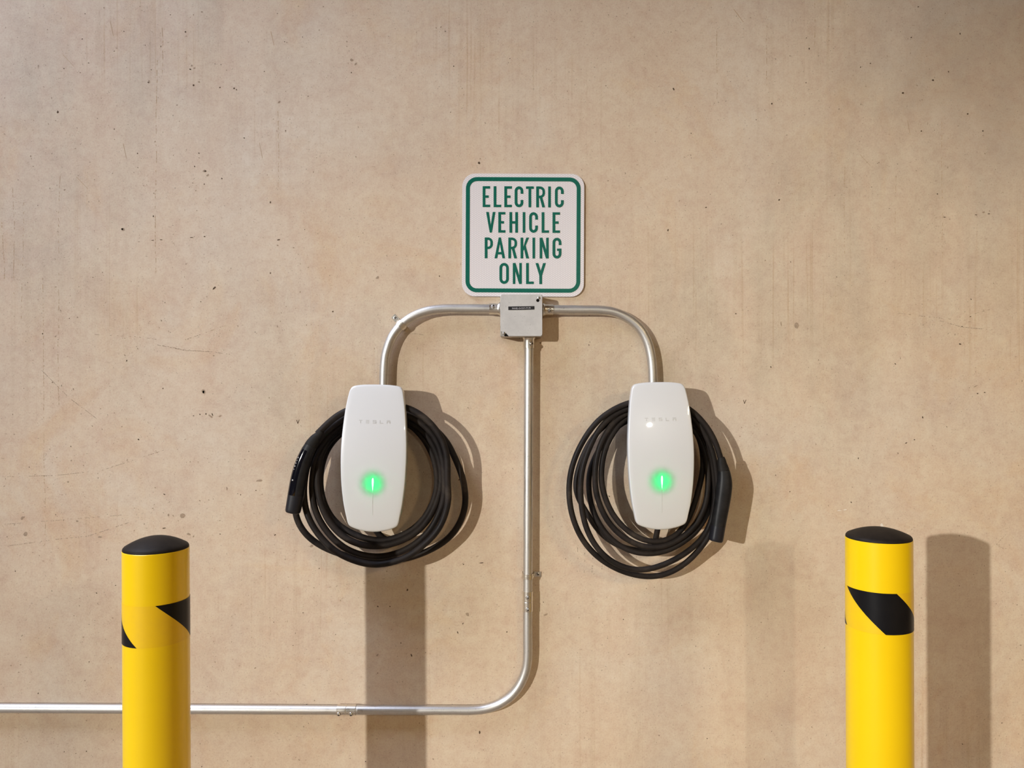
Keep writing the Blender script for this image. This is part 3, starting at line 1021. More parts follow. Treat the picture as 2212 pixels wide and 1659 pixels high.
def charger(cxp, top_y, tip_y, tilt, label, hold_label=None):
    s = (D - .112) / F
    cxw = (cxp - CX) * s
    zt = CAMZ - (top_y - CY) * s
    zb = CAMZ - (tip_y - CY) * s
    Ht = zt - zb
    org = Vector((cxw, 0, zb))
    t = thing('wall_charger', org, label, 'charger', 'white wall chargers')
    rot = Matrix.Rotation(tilt, 4, 'Y')

    # half outline, u = half width (m), v = 0 (tip) .. 1 (top)
    half = [(0, 0), (.012, .0015), (.026, .008), (.040, .018), (.0520, .032), (.0575, .045), (.0605, .066), (.0630, .100), (.0692, .190),
            (.0745, .320), (.0768, .440), (.0774, .540), (.0763, .640), (.0738, .740), (.0700, .850), (.0650, .935), (.0622, .964), (.0575, .982), (.050, .9905),
            (.030, .998), (0, 1.0)]
    half = catmull(half, 4)
    right = [(u, v * Ht) for u, v in half]
    outline = right + [(-u, v) for u, v in reversed(right[1:-1])]
    cz = Ht * .5

    def front(u, v):
        q = (v / Ht - .39) / .5
        return FACE_D - .019 * q * q - .0030 * (u / .077) ** 2

    def ring(k, dd):
        """outline scaled by k about the centre, pushed back by dd"""
        return [Vector((u * k, -(front(u * k, cz + (v - cz) * k) - dd), cz + (v - cz) * k)) for u, v in outline]
    rings = []
    edge = [(1.0, .0195), (1.0, .0045), (.996, .0022), (.988, .0009), (.978, .0003), (.962, 0)]
    for k, dd in edge:
        rings.append(ring(k, dd))
    for k in (.86, .74, .62, .50, .38, .26, .14, .05):
        rings.append(ring(k, 0))
    n = len(outline)
    vs = [p for r in rings for p in r]
    f = [(i * n + j, i * n + (j + 1) % n, (i + 1) * n + (j + 1) % n, (i + 1) * n + j) for i in range(len(rings) - 1) for j in range(n)]
    f.append(tuple((len(rings) - 1) * n + j for j in range(n)))
    mb = MB()
    mb.add(vs, f)
    xf = Matrix.Translation(org) @ rot
    zi = Ht * (1 - (1043 - 830) / 319.6)
    gk = 'glass_%d' % len(M)
    M[gk] = glass_face_mat(xf @ Vector((0, -front(0, zi), zi)))
    mb.build('faceplate', gk, t, smooth=50, xf=xf)

    mb = MB()
    for k0, dd in ((.997, .0170), (.997, .0193)):
        rr = ring(k0, dd)
        mb.add(rr, [tuple(range(n)) if dd < .018 else tuple(range(n - 1, -1, -1))])
    mb.add(ring(.997, .0170) + ring(.997, .0193), [(j, (j + 1) % n, n + (j + 1) % n, n + j) for j in range(n)])
    mb.build('backing_plate', 'housing', t, smooth=0, xf=xf)
    # housing core behind the glass: the cable rests on its top
    def body(k0, k1, va, vb, d0, d1, inset):
        pts = []
        for u, v in right:
            if va <= v / Ht <= vb:
                pts.append((max(u - inset, 0), v))
        pts = [(0, va * Ht)] + [p for p in pts if p[0] > .004] + [(0, vb * Ht)]
        ol = pts + [(-u, v) for u, v in reversed(pts[1:-1])]
        return ol
    mb = MB()
    ol = body(0, 0, .06, .655, 0, 0, .0042)
    m = len(ol)
    lv = []
    for dd, k in ((.0003, .84), (.030, .86), (.070, .955), (.084, 1.0), (.089, 1.0)):
        for u, v in ol:
            lv.append(Vector((u * k, -dd, v)))
    ff = [(i * m + j, i * m + (j + 1) % m, (i + 1) * m + (j + 1) % m, (i + 1) * m + j) for i in range(4) for j in range(m)]
    ff += [tuple(range(m - 1, -1, -1)), tuple(4 * m + j for j in range(m))]
    mb.add(lv, ff)
    mb.build('housing', 'housing', t, smooth=30, xf=xf)
    # spine that carries the glass above the cable
    mb = MB()
    box(mb, -.030, .030, -.0895, -.0845, Ht * .56, Ht * .90)
    box(mb, -.030, .030, -.096, -.084, Ht * .56, Ht * .64)
    mb.build('glass_carrier', 'housing', t, smooth=0, xf=xf)
    # wiring plate on the wall where the conduit lands
    mb = MB()
    prism(mb, round_rect(-.052, .052, Ht * .60, Ht * .905, .010, 5), .0003, .0058)
    mb.build('wiring_plate', 'housing', t, smooth=0, xf=xf)
    # indicator: bright drop-shaped slit and the fine line below it
    zi = Ht * (1 - (1043 - 830) / 319.6)

    def lay(pts, lift, name, mk):
        mb = MB()
        lo = [Vector((u, -(front(u, v) + .00012), v)) for u, v in pts]
        hi = [Vector((u, -(front(u, v) + lift), v)) for u, v in pts]
        k = len(pts)
        mb.add(lo + hi, [tuple(range(k)), tuple(range(2 * k - 1, k - 1, -1))] + [(i, (i + 1) % k, k + (i + 1) % k, k + i) for i in range(k)])
        return mb.build(name, mk, t, smooth=0, xf=xf)
    drop = [(0, .0130), (.0014, .0118), (.0020, .008), (.0021, .003), (.0016, -.004), (.0008, -.011), (.0002, -.017)]
    drop = drop + [(-u, v) for u, v in reversed(drop[1:])]
    lay([(u, zi + v) for u, v in drop], .0007, 'status_light', 'led')
    lay([(.00035, zi - .020), (.0006, zi - .045), (.0003, zi - .075), (-.0003, zi - .075), (-.0006, zi - .045), (-.00035, zi - .020)], .0003, 'seam_line', 'line')
    # logo: five thin spaced capitals
    mb = MB()
    zl = Ht * (1 - (910.5 - 830) / 319.6)
    hh, ww, pit_, th = .0037, .0078, .0163, .00125

    bars = [0]

    def bar(u0, u1, v0, v1):
        nseg = 4
        bars[0] += 8e-6
        us = [u0 + (u1 - u0) * k / nseg for k in range(nseg + 1)]
        lo, hi = [], []
        for lift, arr in ((.00012, lo), (.0003 + bars[0], hi)):
            for v in (v0, v1):
                for u in us:
                    arr.append(Vector((u, -(front(u, zl + v) + lift), zl + v)))
        b = nseg + 1
        fs = []
        for k in range(nseg):
            fs += [(k, k + 1, b + k + 1, b + k), (2 * b + k, 3 * b + k, 3 * b + k + 1, 2 * b + k + 1),
                   (k, 2 * b + k, 2 * b + k + 1, k + 1), (b + k, b + k + 1, 3 * b + k + 1, 3 * b + k)]
        fs += [(0, b, 3 * b, 2 * b), (nseg, 2 * b + nseg, 3 * b + nseg, b + nseg)]
        mb.add(lo + hi, fs)
    cxs = [(-2 + k) * pit_ for k in range(5)]
    a_ = ww / 2
    c = cxs[0]
    bar(c - a_, c + a_, hh - th, hh)
    bar(c - th / 2, c + th / 2, -hh, hh - th * 1.7)
    c = cxs[1]
    for v in (-hh, -th / 2, hh - th):
        bar(c - a_, c + a_, v, v + th)
    c = cxs[2]
    for v in (-hh, -th / 2, hh - th):
        bar(c - a_, c + a_, v, v + th)
    bar(c - a_, c - a_ + th, -th / 2, hh)
    bar(c + a_ - th, c + a_, -hh, th / 2)
    c = cxs[3]
    bar(c - a_, c - a_ + th, -hh, hh)
    bar(c - a_, c + a_, -hh, -hh + th)
    c = cxs[4]
    bar(c - a_, c + a_, hh - th, hh)
    bar(c - a_, c + a_, -th / 2 + .0006, th / 2 + .0006)
    bar(c - a_, c - a_ + th, -hh, th / 2)
    bar(c + a_ - th, c + a_, -hh, th / 2)
    mb.build('lettering', 'grey', t, smooth=0, xf=xf)
    # the green diode behind the glass
    li = bpy.data.lights.new('status_diode', 'AREA')
    li.shape, li.size = 'DISK', .026
    li.color = (.035, 1.0, .27)
    li.energy = LED_W
    lo = bpy.data.objects.new('status_diode', li)
    lo.location = xf @ Vector((0, -(front(0, zi) - .0160), zi))
    lo.rotation_euler = (math.radians(90), 0, 0)
    COL.objects.link(lo)
    lo.parent = t
    lo.matrix_parent_inverse = Matrix.Translation(org).inverted()
    return t


LED_W = .33
charger(805.6, 830.4, 1149.4, .016, 'white wall charger inside the coil whose connector has a glossy lettered side')
charger(1429.0, 825.2, 1144.6, -.012, 'white wall charger with a bright lamp reflection, inside the coil with a plain matt connector')

# ------------------------------------------------------------------ charging cables
RC = .0078


def path3(rows):
    return [P(*r) for r in rows]


# front-most strand first (from the connector), ending under the charger
LC = [
    (686, 937, .093), (700.8, 922, .092), (716.7, 906.5, .090), (738, 891.5, .085), (770, 879.5, .081), (806, 874, .080), (845, 874.5, .082), (873, 878.5, .085),
    (891.6, 884.7, .087), (908, 895, .088), (927.7, 911.5, .088), (944, 930.5, .088), (955.4, 950, .088), (962.4, 969, .088), (966.5, 990, .088), (967, 1016.5, .088),
    (966, 1044, .088), (973 - 3, 1071, .088), (966, 1096, .088), (958.6, 1121, .088), (946.5, 1145, .088), (930, 1164, .088), (908.5, 1182.6, .088), (887, 1199, .088), (854, 1213, .088),
    (821.7, 1219.6, .088), (800, 1220, .088), (773.6, 1214, .088), (746.5, 1203.5, .087), (724.8, 1192, .086), (708.5, 1178, .084), (692, 1160, .082), (678, 1141, .080), (668, 1123, .077),
    (660.8, 1103, .073), (656.8, 1082, .069), (656, 1060, .066), (658, 1035, .064), (664, 1005, .064), (676, 972, .065), (694, 945, .066), (716, 922, .068), (738, 907, .070),
    (770, 894, .068), (806, 888, .067), (845, 889.5, .068), (871, 894.5, .070), (897, 904.5, .071), (921, 922, .071), (940, 945, .071), (952, 972, .071), (958.5, 1005, .071),
    (961, 1040, .071), (960.5, 1068, .071), (953, 1098, .071), (943, 1121, .070), (930, 1144, .070), (908.5, 1166.5, .070), (887, 1182, .070), (865, 1193, .071), (832.6, 1202, .071),
    (800, 1202.5, .072), (763, 1193.5, .073), (736, 1178.5, .074), (714, 1158, .075), (696, 1134, .075), (683, 1109, .074), (675.5, 1081.7, .072), (674, 1056, .070), (675, 1028, .068), (680, 998, .066),
    (690, 970, .063), (705, 947, .060), (723, 930, .057), (741, 917.5, .055), (770, 904.5, .053), (806, 898.5, .052), (845, 900, .053), (872, 905.5, .054), (891.6, 914, .055),
    (912, 929, .055), (930.5, 951, .055), (943, 975, .055), (951, 1000, .055), (954, 1028, .055), (952.5, 1051, .057), (948.5, 1071, .060), (941, 1090, .064), (931, 1113, .068), (914, 1136.5, .073),
    (892, 1155.5, .077), (865, 1169.2, .080), (832.6, 1178.5, .082), (806, 1180.5, .083), (773.6, 1175.5, .083), (746.5, 1163, .083), (724.8, 1144.6, .082), (708.5, 1124, .081), (696, 1098, .080), (688.5, 1071, .078), (685.5, 1042, .074),
    (686, 1014, .070), (691.5, 987, .064), (703, 962, .056), (719, 943, .048), (740, 928.5, .042), (770, 915.5, .040), (806, 909, .040), (845, 910.5, .040), (876, 911, .041), (897, 926.5, .043),
    (914, 945, .045), (927.7, 967, .048), (939, 994, .051), (944.5, 1023, .053), (945, 1048, .056), (941.5, 1069, .059), (934, 1090, .062), (923, 1111, .064), (907, 1131, .066), (887, 1147.5, .067), (859.7, 1161, .068), (832.6, 1167.5, .068), (808, 1167.5, .068), (784.5, 1162, .068), (752, 1148.5, .066),
    (727, 1131, .063), (708, 1106, .058), (696.5, 1078, .051), (691.5, 1048, .043), (692.5, 1020, .035), (698, 992, .028), (709.5, 966, .022), (727, 944, .019), (748, 928, .018), (775, 910, .018), (806, 898, .018), (840, 890, .018), (872, 890, .020),
    (905, 904, .026), (933, 921, .030), (955, 942, .032), (966.5, 955.4, .032), (977.6, 977.6, .032), (988.7, 1002.6, .032), (997, 1023, .032), (1003.5, 1051, .032), (1006, 1078, .032), (1004, 1100, .032), (995, 1127, .032), (979, 1152.5, .032),
    (957, 1172.5, .032), (935.6, 1185, .032), (914, 1195, .031), (880, 1206, .030), (845, 1211, .030), (805, 1211.5, .030), (760, 1204, .032), (717, 1190.5, .036), (697.7, 1181.5, .038), (676, 1168.5, .040), (656.4, 1149.5, .042),
    (643.8, 1129, .044), (638, 1110, .046), (636, 1088, .047), (638, 1060, .048), (645, 1025, .050), (656, 990, .052), (672, 960, .052), (694, 933, .050), (722, 910, .046), (750, 896, .042), (780, 887, .038), (815, 883, .035), (850, 886, .034),
    (880, 897, .034), (906, 915, .034), (925, 938, .034), (939, 965, .035), (948, 1000, .036), (951, 1035, .037), (948, 1070, .038), (938, 1100, .040), (920, 1130, .042), (898, 1150, .044), (872, 1164, .046), (850, 1170, .048), (832, 1168, .050), (820, 1160, .052), (812.5, 1148, .054), (808, 1137, .056),
]
RCB = [
    (1557.5, 994, .0865), (1552, 973, .0865), (1543, 949.5, .0865), (1529.7, 925.6, .086), (1513.8, 905.7, .085), (1497.8, 890, .083), (1470, 872, .081), (1435, 863, .080), (1400, 863, .080), (1364.5, 868.5, .080),
    (1342.6, 875.5, .080), (1322, 886, .080), (1300, 901, .079), (1284, 917, .078), (1271, 933.5, .077), (1258.5, 954, .076), (1247, 976, .076), (1238.5, 998.6, .076), (1232, 1022.4, .076), (1229, 1049, .076), (1229.2, 1072, .076), (1232.8, 1100.6, .076),
    (1240.4, 1128.5, .076), (1251.8, 1155, .075), (1265.7, 1176.6, .073), (1282, 1195, .070), (1301, 1211, .066), (1324, 1225, .062), (1349, 1236, .058), (1374.6, 1243, .055), (1402, 1246, .053), (1428, 1243.5, .052), (1453, 1234.5, .052), (1478.6, 1219, .053), (1499, 1200, .054),
    (1514, 1183, .0735), (1530, 1160, .0735), (1540, 1138, .0735), (1547, 1112, .0735), (1550, 1080, .0735), (1549.5, 1045, .0735), (1546, 1010, .0735), (1539, 975, .0735), (1527, 945, .0735), (1512, 918, .0735), (1496, 899, .0735), (1470, 882, .064), (1435, 873, .064), (1400, 872.5, .066), (1364, 880, .070),
    (1345, 885.5, .072), (1327, 895, .074), (1307, 911, .075), (1291, 932, .076), (1279.5, 953, .077), (1269.5, 976, .078), (1261, 1000, .078), (1255.5, 1025, .078), (1253.5, 1050, .079), (1254.5, 1076, .079), (1257.5, 1104.4, .080),
    (1263.5, 1132, .081), (1273.5, 1157.6, .082), (1289, 1183, .083), (1309, 1204.4, .083), (1334, 1220, .083), (1362, 1229.7, .082), (1390, 1231.5, .081), (1415, 1226.5, .080), (1440.6, 1217, .079), (1466, 1204.5, .077), (1491, 1187.5, .074),
    (1510, 1170.5, .071), (1526, 1150, .068), (1537, 1125, .066), (1543, 1095, .064), (1545, 1062, .064), (1544, 1035, .064), (1541.5, 1009, .064), (1537.5, 982, .063), (1529, 957, .062), (1517, 934, .060), (1501, 914, .058), (1475, 896, .055), (1440, 885, .053), (1400, 883, .055), (1364, 889.5, .060),
    (1349, 894.5, .064), (1330, 907.5, .068), (1311.5, 931, .071), (1298, 957, .073), (1290, 981, .074), (1286, 1009, .074), (1284.6, 1035.7, .074), (1286, 1055, .074), (1291, 1079, .074), (1300, 1102.6, .074),
    (1311.5, 1124.4, .074), (1330.5, 1147.5, .074), (1355.6, 1166.5, .074), (1383, 1179, .074), (1412.5, 1183.5, .074), (1435, 1181, .074), (1455, 1172.5, .074), (1478.6, 1157.5, .074), (1498.5, 1139, .074), (1514, 1116, .073), (1524.5, 1088, .071), (1529.5, 1058, .067),
    (1530, 1030, .062), (1527.5, 1000, .056), (1521, 970, .050), (1510, 943, .046), (1494, 921, .043), (1468, 905, .041), (1435, 896, .041), (1400, 893, .045), (1375, 894, .052), (1353, 903.5, .058), (1338.7, 915.5, .062),
    (1324.5, 934.5, .065), (1312.5, 956, .067), (1303.5, 982, .068), (1299.3, 1009, .068), (1298.5, 1035.7, .068), (1301, 1054, .068), (1307, 1075.8, .068), (1318, 1101.6, .068), (1334, 1126, .068), (1355.6, 1147, .068), (1381, 1163.2, .068), (1404, 1170, .068), (1428, 1170.5, .067),
    (1453, 1162, .064), (1472, 1146, .060), (1487, 1122, .056), (1499, 1092, .052), (1508, 1060, .048), (1515, 1035, .045), (1519, 1008, .043), (1518.5, 982, .041), (1514, 956, .039), (1504, 932, .037), (1485, 914, .035), (1460, 905, .034), (1430, 900, .033), (1400, 899, .034), (1370, 903, .037),
    (1345, 913, .040), (1322, 932, .042), (1304, 955, .042), (1289, 980, .041), (1279, 1000, .040), (1273, 1020, .040), (1271, 1042, .041), (1272, 1064, .043), (1275.6, 1085, .046), (1284, 1111.8, .050), (1296, 1135, .054), (1311.5, 1156.6, .058), (1336.6, 1178, .061),
    (1362, 1190.5, .064), (1387, 1195.6, .066), (1415, 1195.6, .067), (1447, 1187.5, .067), (1472, 1173.5, .066), (1497.6, 1154.5, .064), (1516.6, 1131, .060), (1529, 1107, .055), (1537, 1081.6, .050), (1539.5, 1055, .046), (1538, 1020, .043), (1532, 985, .040),
    (1522, 955, .036), (1508, 930, .031), (1485, 908, .026), (1455, 893, .022), (1420, 886, .019), (1385, 887, .018), (1350, 894, .019), (1320, 908, .022), (1292, 932, .026), (1270, 962, .030), (1255, 995, .032), (1246, 1025, .034), (1242.5, 1052, .035),
    (1246, 1070, .036), (1254, 1086, .038), (1265, 1103, .042), (1276, 1122, .045), (1289, 1142, .047), (1306, 1160, .047), (1330, 1176, .046), (1360, 1187, .045), (1392, 1190, .044), (1425, 1184, .044), (1455, 1168, .044), (1478, 1145, .044), (1493, 1115, .044), (1501, 1085, .044), (1506, 1050, .043), (1507.5, 1012, .041), (1505, 975, .038), (1493, 940, .034), (1470, 918, .030), (1440, 908, .027), (1405, 908, .025), (1372, 918, .025), (1347, 938, .027), (1330, 968, .031), (1320, 1005, .035), (1318, 1040, .040), (1322, 1075, .044),
    (1333, 1105, .048), (1350, 1132, .050), (1372, 1152, .052), (1392, 1163, .053), (1405, 1163.5, .054), (1415, 1157, .056), (1420, 1146, .057), (1422, 1134, .058),
]
# the innermost parked turn of the second coil is hidden behind its neighbours: drop it and go straight to the charger
cut = next(i for i, r in enumerate(RCB) if r[:2] == (1425, 1184))
RCB = RCB[:cut] + [(1420, 1186, .046), (1412, 1180, .049), (1414, 1168, .053), (1419, 1155, .056), (1421, 1144, .057), (1422, 1134, .058)]


def cable(rows, label, r):
    pts = resample(catmull([tuple(P(*q)) for q in rows], 10), .005)
    for _ in range(24):
        pts = [pts[0]] + [(a + b * 2 + c) / 4 for a, b, c in zip(pts, pts[1:], pts[2:])] + [pts[-1]]
    mb = MB()
    tube(mb, pts, r, 14)
    st = pts[0].copy()
    t = thing('charging_cable', st, label, 'charging cable', 'coiled charging cables')
    mb.build('cord', 'cable', t, smooth=60)
    return t


cabL = cable(LC, 'coiled black charging cable whose connector shows a glossy lettered side', .0078)
cabR = cable(RCB, 'coiled dusty black charging cable with a plain matt connector hanging by the bare wall', .0069)


def loft(mb, secs, seg=28, caps=True, a0=0, a1=360, lift=0.0, mi=0, power=2.5):
    """secs: (px, py, depth, half width in m, half thickness in m); the width lies across the path in the wall plane"""
    cs = [P(s[0], s[1], s[2]) for s in secs]
    n = len(cs)
    rows = []
    full = abs(a1 - a0) >= 359.9
    cnt = seg if full else seg + 1
    for i in range(n):
        t = (cs[min(i + 1, n - 1)] - cs[max(i - 1, 0)]).normalized()
        e3 = Vector((0, -1, 0))
        e3 = (e3 - t * e3.dot(t)).normalized()
        e2 = t.cross(e3).normalized()
        row = []
        for k in range(cnt):
            a = math.radians(a0 + (a1 - a0) * k / seg)
            c, s = math.cos(a), math.sin(a)
            q = (abs(c) ** power + abs(s) ** power) ** (-1 / power)
            row.append(cs[i] + e2 * c * q * (secs[i][3] + lift) + e3 * s * q * (secs[i][4] + lift))
        rows.append(row)
    v = [p for r in rows for p in r]
    f = []
    for i in range(n - 1):
        for k in range(seg if full else seg):
            k2 = (k + 1) % cnt if full else k + 1
            f.append((i * cnt + k, i * cnt + k2, (i + 1) * cnt + k2, (i + 1) * cnt + k))
    if caps and full:
        f.append(tuple(range(cnt - 1, -1, -1)))
        f.append(tuple((n - 1) * cnt + k for k in range(cnt)))
    mb.add(v, f, mi)
    return rows


def smooth_secs(secs, sub=5):
    return catmull(secs, sub)


# left connector: seen from its lettered, glossy side
boot = smooth_secs([(694, 931, .092, .0078, .0080), (689.5, 938.6, .092, .0086, .0088), (681.5, 947, .092, .0112, .0105), (675.5, 955.5, .092, .0132, .0120), (671.5, 962, .092, .0140, .0128)])
gripL = smooth_secs([(671.5, 962, .092, .0142, .013), (664.5, 976, .092, .0158, .0150), (657, 994, .092, .0172, .0165), (651, 1012, .092, .0180, .0172), (646, 1032, .092, .0186, .0175), (642.3, 1052, .092, .0188, .0175), (639.5, 1069, .092, .0190, .0174)])
noseL = smooth_secs([(639.5, 1069, .092, .0188, .0172), (636.4, 1086, .092, .0182, .0170), (633.4, 1101, .092, .0176, .0166), (632.4, 1105.5, .092, .0166, .0158), (632.0, 1107.5, .092, .0145, .0138)])


def connector(parent, boot, grip, nose, insert=None, print_=None):
    mb = MB()
    loft(mb, grip)
    g = mb.build('connector', 'grip', parent, smooth=40)
    mb = MB()
    loft(mb, boot, lift=.0003)
    b = mb.build('strain_relief', 'boot', g, smooth=40)
    b.parent = g
    b.matrix_parent_inverse = Matrix()
    b.parent = g
    mb = MB()
    loft(mb, nose, lift=.0002)
    nn = mb.build('nose', 'grip_nose', g, smooth=40)
    nn.matrix_parent_inverse = Matrix()
    return g


def child_of(o, g):
    """parts of parts keep world coordinates"""
    o.parent = g
    o.matrix_parent_inverse = Matrix()


gL = connector(cabL, boot, gripL, noseL)
# glossy insert wraps the outer front edge of the grip
mb = MB()
ins = gripL[4:]
for lift in (.0006,):
    loft(mb, ins, seg=14, caps=False, a0=4, a1=93, lift=lift)
io = mb.build('button_insert', 'gloss', gL, smooth=40)
child_of(io, gL)
mb = MB()


def surf(sec_i, ang, lift):
    """a point on the insert: fractional section index and angle"""
    i = int(sec_i)
    tfr = sec_i - i
    s0, s1 = gripL[i], gripL[min(i + 1, len(gripL) - 1)]
    s = tuple(a + (b - a) * tfr for a, b in zip(s0, s1))
    c = P(*s[:3])
    nx = P(*s1[:3]) - P(*s0[:3])
    t = nx.normalized()
    e3 = Vector((0, -1, 0))
    e2 = t.cross(e3).normalized()
    a = math.radians(ang)
    q = (abs(math.cos(a)) ** 2.5 + abs(math.sin(a)) ** 2.5) ** (-1 / 2.5)
    return c + e2 * math.cos(a) * q * (s[3] + lift) + e3 * math.sin(a) * q * (s[4] + lift), t, e2


def mini_bar(mb, i, ang, du0, du1, dv0, dv1):
    """tiny printed stroke: u across (towards the outer edge), v up along the grip"""
    c, t, e2 = surf(i, ang, .0008)
    up = -t
    rt = Vector((0, -1, 0)).cross(up).normalized() * -1
    nrm = Vector((0, -1, 0)) * .0002
    v = [c + rt * u + up * w + nrm * k for u in (du0, du1) for w in (dv0, dv1) for k in (-1, 1)]
    mb.add(v, [(0, 1, 3, 2), (4, 6, 7, 5), (0, 4, 5, 1), (2, 3, 7, 6), (0, 2, 6, 4), (1, 5, 7, 3)])


hgt, wid, tk = .0021, .0022, .00065
ANG = 54
for ch, i in zip('TESLA', (15.8, 14.1, 12.4, 10.9, 9.2)):
    # the word reads upwards along the grip: letter width runs along v, letter height towards the glossy side
    def st(v0, v1, h0, h1):
        mini_bar(mb, i, ANG, -h1, -h0, v0, v1)
    if ch == 'T':
        st(-wid / 2, wid / 2, hgt - tk, hgt)
        st(-tk / 2, tk / 2, 0, hgt - tk)
    elif ch == 'E':
        for k in (0, .5, 1):
            st(-wid / 2, wid / 2, k * (hgt - tk), k * (hgt - tk) + tk)
    elif ch == 'S':
        for k in (0, .5, 1):
            st(-wid / 2, wid / 2, k * (hgt - tk), k * (hgt - tk) + tk)
        st(-wid / 2, -wid / 2 + tk, hgt / 2, hgt)
        st(wid / 2 - tk, wid / 2, 0, hgt / 2)
    elif ch == 'L':
        st(-wid / 2, -wid / 2 + tk, 0, hgt)
        st(-wid / 2, wid / 2, 0, tk)
    else:
        st(-wid / 2, wid / 2, hgt - tk, hgt)
        st(-wid / 2, -wid / 2 + tk, 0, hgt * .7)
        st(wid / 2 - tk, wid / 2, 0, hgt * .7)
lo_ = mb.build('lettering', 'white', gL, smooth=0)
child_of(lo_, gL)
mb = MB()
c, t_, e_ = surf(21.2, 62, .0006)
lathe(mb, c, (0, -1, 0), [(.0016, 0), (.0016, .0007), (.0010, .0011), (0, .0012)], 14)
bo = mb.build('release_button', 'white', gL, smooth=40)
child_of(bo, gL)

# right connector: seen from its plain underside
bootR = smooth_secs([(1557.5, 988, .0875, .0074, .0076), (1558.5, 993.5, .0875, .0094, .0090), (1559.8, 1002, .0875, .0108, .0102), (1562.5, 1014, .0875, .0130, .0122), (1563, 1016, .0875, .0131, .0122)])
gripR = smooth_secs([(1563, 1016, .0875, .0136, .0128), (1564.6, 1028, .0875, .0156, .0142), (1565.0, 1044, .0875, .0178, .0158), (1563.0, 1064, .0875, .0184, .0164), (1559.0, 1090, .0875, .0180, .0165), (1554.5, 1116, .0875, .0174, .0165), (1551.2, 1136, .0875, .0168, .0163)])
noseR = smooth_secs([(1551.2, 1136, .0875, .0167, .0162), (1548.4, 1153, .0875, .0166, .0161), (1546.6, 1164, .0875, .0164, .0160), (1546.0, 1167.5, .0875, .0154, .0150), (1545.7, 1169, .0875, .0136, .0132)])
gR = connector(cabR, bootR, gripR, noseR)
# moulded rib down the back of the grip
mb = MB()
rib = [(s[0] + 4.5, s[1], s[2] + s[4] * .90, .0014, .0012) for s in gripR[3:26]]
loft(mb, rib, seg=10)
ro_ = mb.build('moulded_rib', 'grip', gR, smooth=40)
child_of(ro_, gR)

# ------------------------------------------------------------------ bollards
def bollard(px_top, px_lean, zcap, Z, r, dome, band_top, band_h, stripes, label):
    X = (px_top - CX) / F * Z
    y = -(D - Z)
    t = thing('bollard', (X, y, 0), label, 'bollard', 'yellow bollards in front of the wall')
    lean = math.atan(px_lean)
    top = zcap
    piv = Matrix.Translation((X, y, top)) @ Matrix.Rotation(lean, 4, 'Y') @ Matrix.Translation((-X, -y, -top))
    mb = MB()
    lathe(mb, (X, y, 0), (0, 0, 1), [(0, -.0), (r, -.0), (r, top - .001), (r - .001, top), (0, top)], 96)
    mb.build('post', 'yellow', t, smooth=30, xf=piv)
    mb = MB()
    rc = r * .988
    prof = [(rc, 0), (rc, .0022), (rc * .985, .0042), (rc * .955, .0062)]
    for k in range(1, 13):
        a = k / 12
        rr = rc * .955 * (1 - a)
        prof.append((rr, .0062 + (dome - .0062) * (1 - (rr / (rc * .955)) ** 2)))
    lathe(mb, (X, y, top), (0, 0, 1), prof, 72)
    mb.build('dome_cap', 'cap', t, smooth=40, xf=piv)
    # wrapped warning band and its black slanted stripes
    view = math.atan2(-D - y, 0 - X)            # direction from the post to the camera

    def patch(th0, th1, z0, z1, shift, rr, n=40):
        """theta in degrees to the right of the camera direction; the top edge is moved by -shift"""
        vs, fs = [], []
        rows = 12
        for j in range(rows + 1):
            v = j / rows                          # 0 bottom .. 1 top
            for i in range(n + 1):
                a = th0 + (th1 - th0) * i / n - shift * v
                an = view + math.radians(a)
                vs.append((X + rr * math.cos(an), y + rr * math.sin(an), z0 + (z1 - z0) * v))
        for j in range(rows):
            for i in range(n):
                fs.append((j * (n + 1) + i, j * (n + 1) + i + 1, (j + 1) * (n + 1) + i + 1, (j + 1) * (n + 1) + i))
        return vs, fs
    z1, z0 = band_top, band_top - band_h
    mb = MB()
    vs, fs = patch(0, 360, z0, z1, 0, r + .0003, 96)
    mb.add(vs, fs)
    bd = mb.build('warning_band', 'tape', t, smooth=40, xf=piv)
    for th0, th1, sh in stripes:
        mb = MB()
        vs, fs = patch(th0, th1, z0, z1, sh, r + .0005)
        mb.add(vs, fs)
        so = mb.build('stripe', 'stripe', bd, smooth=40, xf=piv)
        child_of(so, bd)
    return t


RB = .0578
bollard(337.2, -.0053, CAMZ - .3062, 1.45, RB, .0235, CAMZ - .3985, .0748, [(80, 178, 82), (-100, -34, 82)],
        'yellow bollard with a level galvanised conduit passing behind it')
bollard(1897.8, -.0048, CAMZ - .2865, 1.45, RB, .0200, CAMZ - .3755, .0740, [(11, 108, 78), (-164, -67, 78)],
        'yellow bollard with no conduit behind it, one whole slanted black stripe facing out')

# ------------------------------------------------------------------ light
def point(name, loc, energy, col, size):
    li = bpy.data.lights.new(name, 'POINT')
    li.energy, li.color, li.shadow_soft_size = energy, col, size
    o = bpy.data.objects.new(name, li)
    o.location = loc
    COL.objects.link(o)
    return o


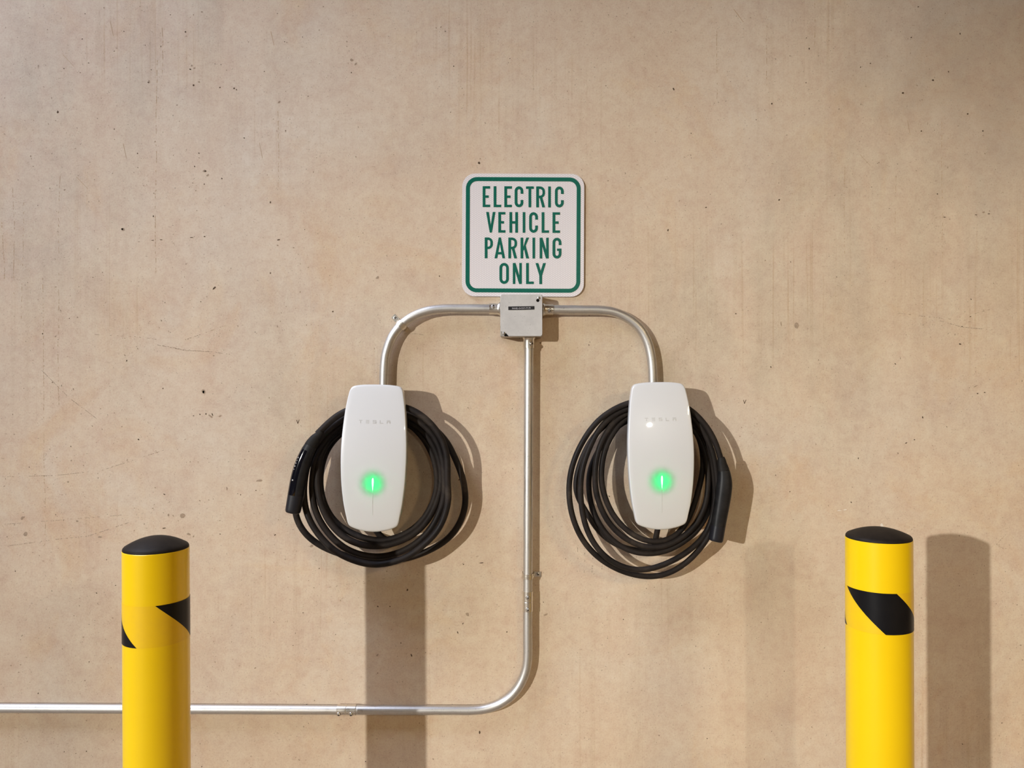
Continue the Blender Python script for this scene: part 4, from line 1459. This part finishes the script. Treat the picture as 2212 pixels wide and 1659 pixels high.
def spot(name, loc, aim, energy, col, size, half, blend=1.0):
    li = bpy.data.lights.new(name, 'SPOT')
    li.energy, li.color, li.shadow_soft_size = energy, col, size
    li.spot_size, li.spot_blend = math.radians(half * 2), blend
    o = bpy.data.objects.new(name, li)
    o.location = loc
    o.rotation_euler = (Vector(aim) - Vector(loc)).to_track_quat('-Z', 'Y').to_euler()
    COL.objects.link(o)
    return o


spot('garage_floodlight', (-9.4, -12.0, 3.6), (.85, 0, .48), 6500, (1.0, .985, .935), .10, 9.2)
spot('garage_lamp', (1.3, -7.9, 3.0), (1.3, 0, .5), 300, (1, .95, .80), .09, 15)
fl = bpy.data.lights.new('added_warm_fill', 'AREA')  # added warm fill that lifts the shadows, no known fixture
fl.shape, fl.size, fl.size_y, fl.energy, fl.color = 'RECTANGLE', .30, 1.2, 105, (1, .74, .40)
fo = bpy.data.objects.new('added_warm_fill', fl)
fo.location = (3.1, -4.6, 2.9)
COL.objects.link(fo)
pl = bpy.data.lights.new('added_sky_gap', 'AREA')          # sampling portal for the sky in the added ceiling gap
pl.shape, pl.size, pl.size_y = 'RECTANGLE', SKY[1] - SKY[0], SKY[3] - SKY[2]
pl.cycles.is_portal = True
po = bpy.data.objects.new('added_sky_gap', pl)
po.location = ((SKY[0] + SKY[1]) / 2, (SKY[2] + SKY[3]) / 2, CEIL)
COL.objects.link(po)

wd = bpy.data.worlds.new('daylight')
SC.world = wd
wd.use_nodes = True
wd.node_tree.nodes['Background'].inputs[0].default_value = (.70, .78, 1.0, 1)
wd.node_tree.nodes['Background'].inputs[1].default_value = 17.0

# ------------------------------------------------------------------ camera and view
cam = bpy.data.cameras.new('camera')
cam.sensor_fit = 'HORIZONTAL'
cam.sensor_width = 36
cam.lens = 36 * F / W
cam.clip_start = .05
co = bpy.data.objects.new('camera', cam)
co.location = (0, -D, CAMZ)
co.rotation_euler = (math.radians(90), 0, 0)
COL.objects.link(co)
SC.camera = co
SC.view_settings.view_transform = 'Standard'
SC.view_settings.look = 'None'
SC.view_settings.exposure = .07
SC.view_settings.gamma = 1
SC.view_settings.use_curve_mapping = False
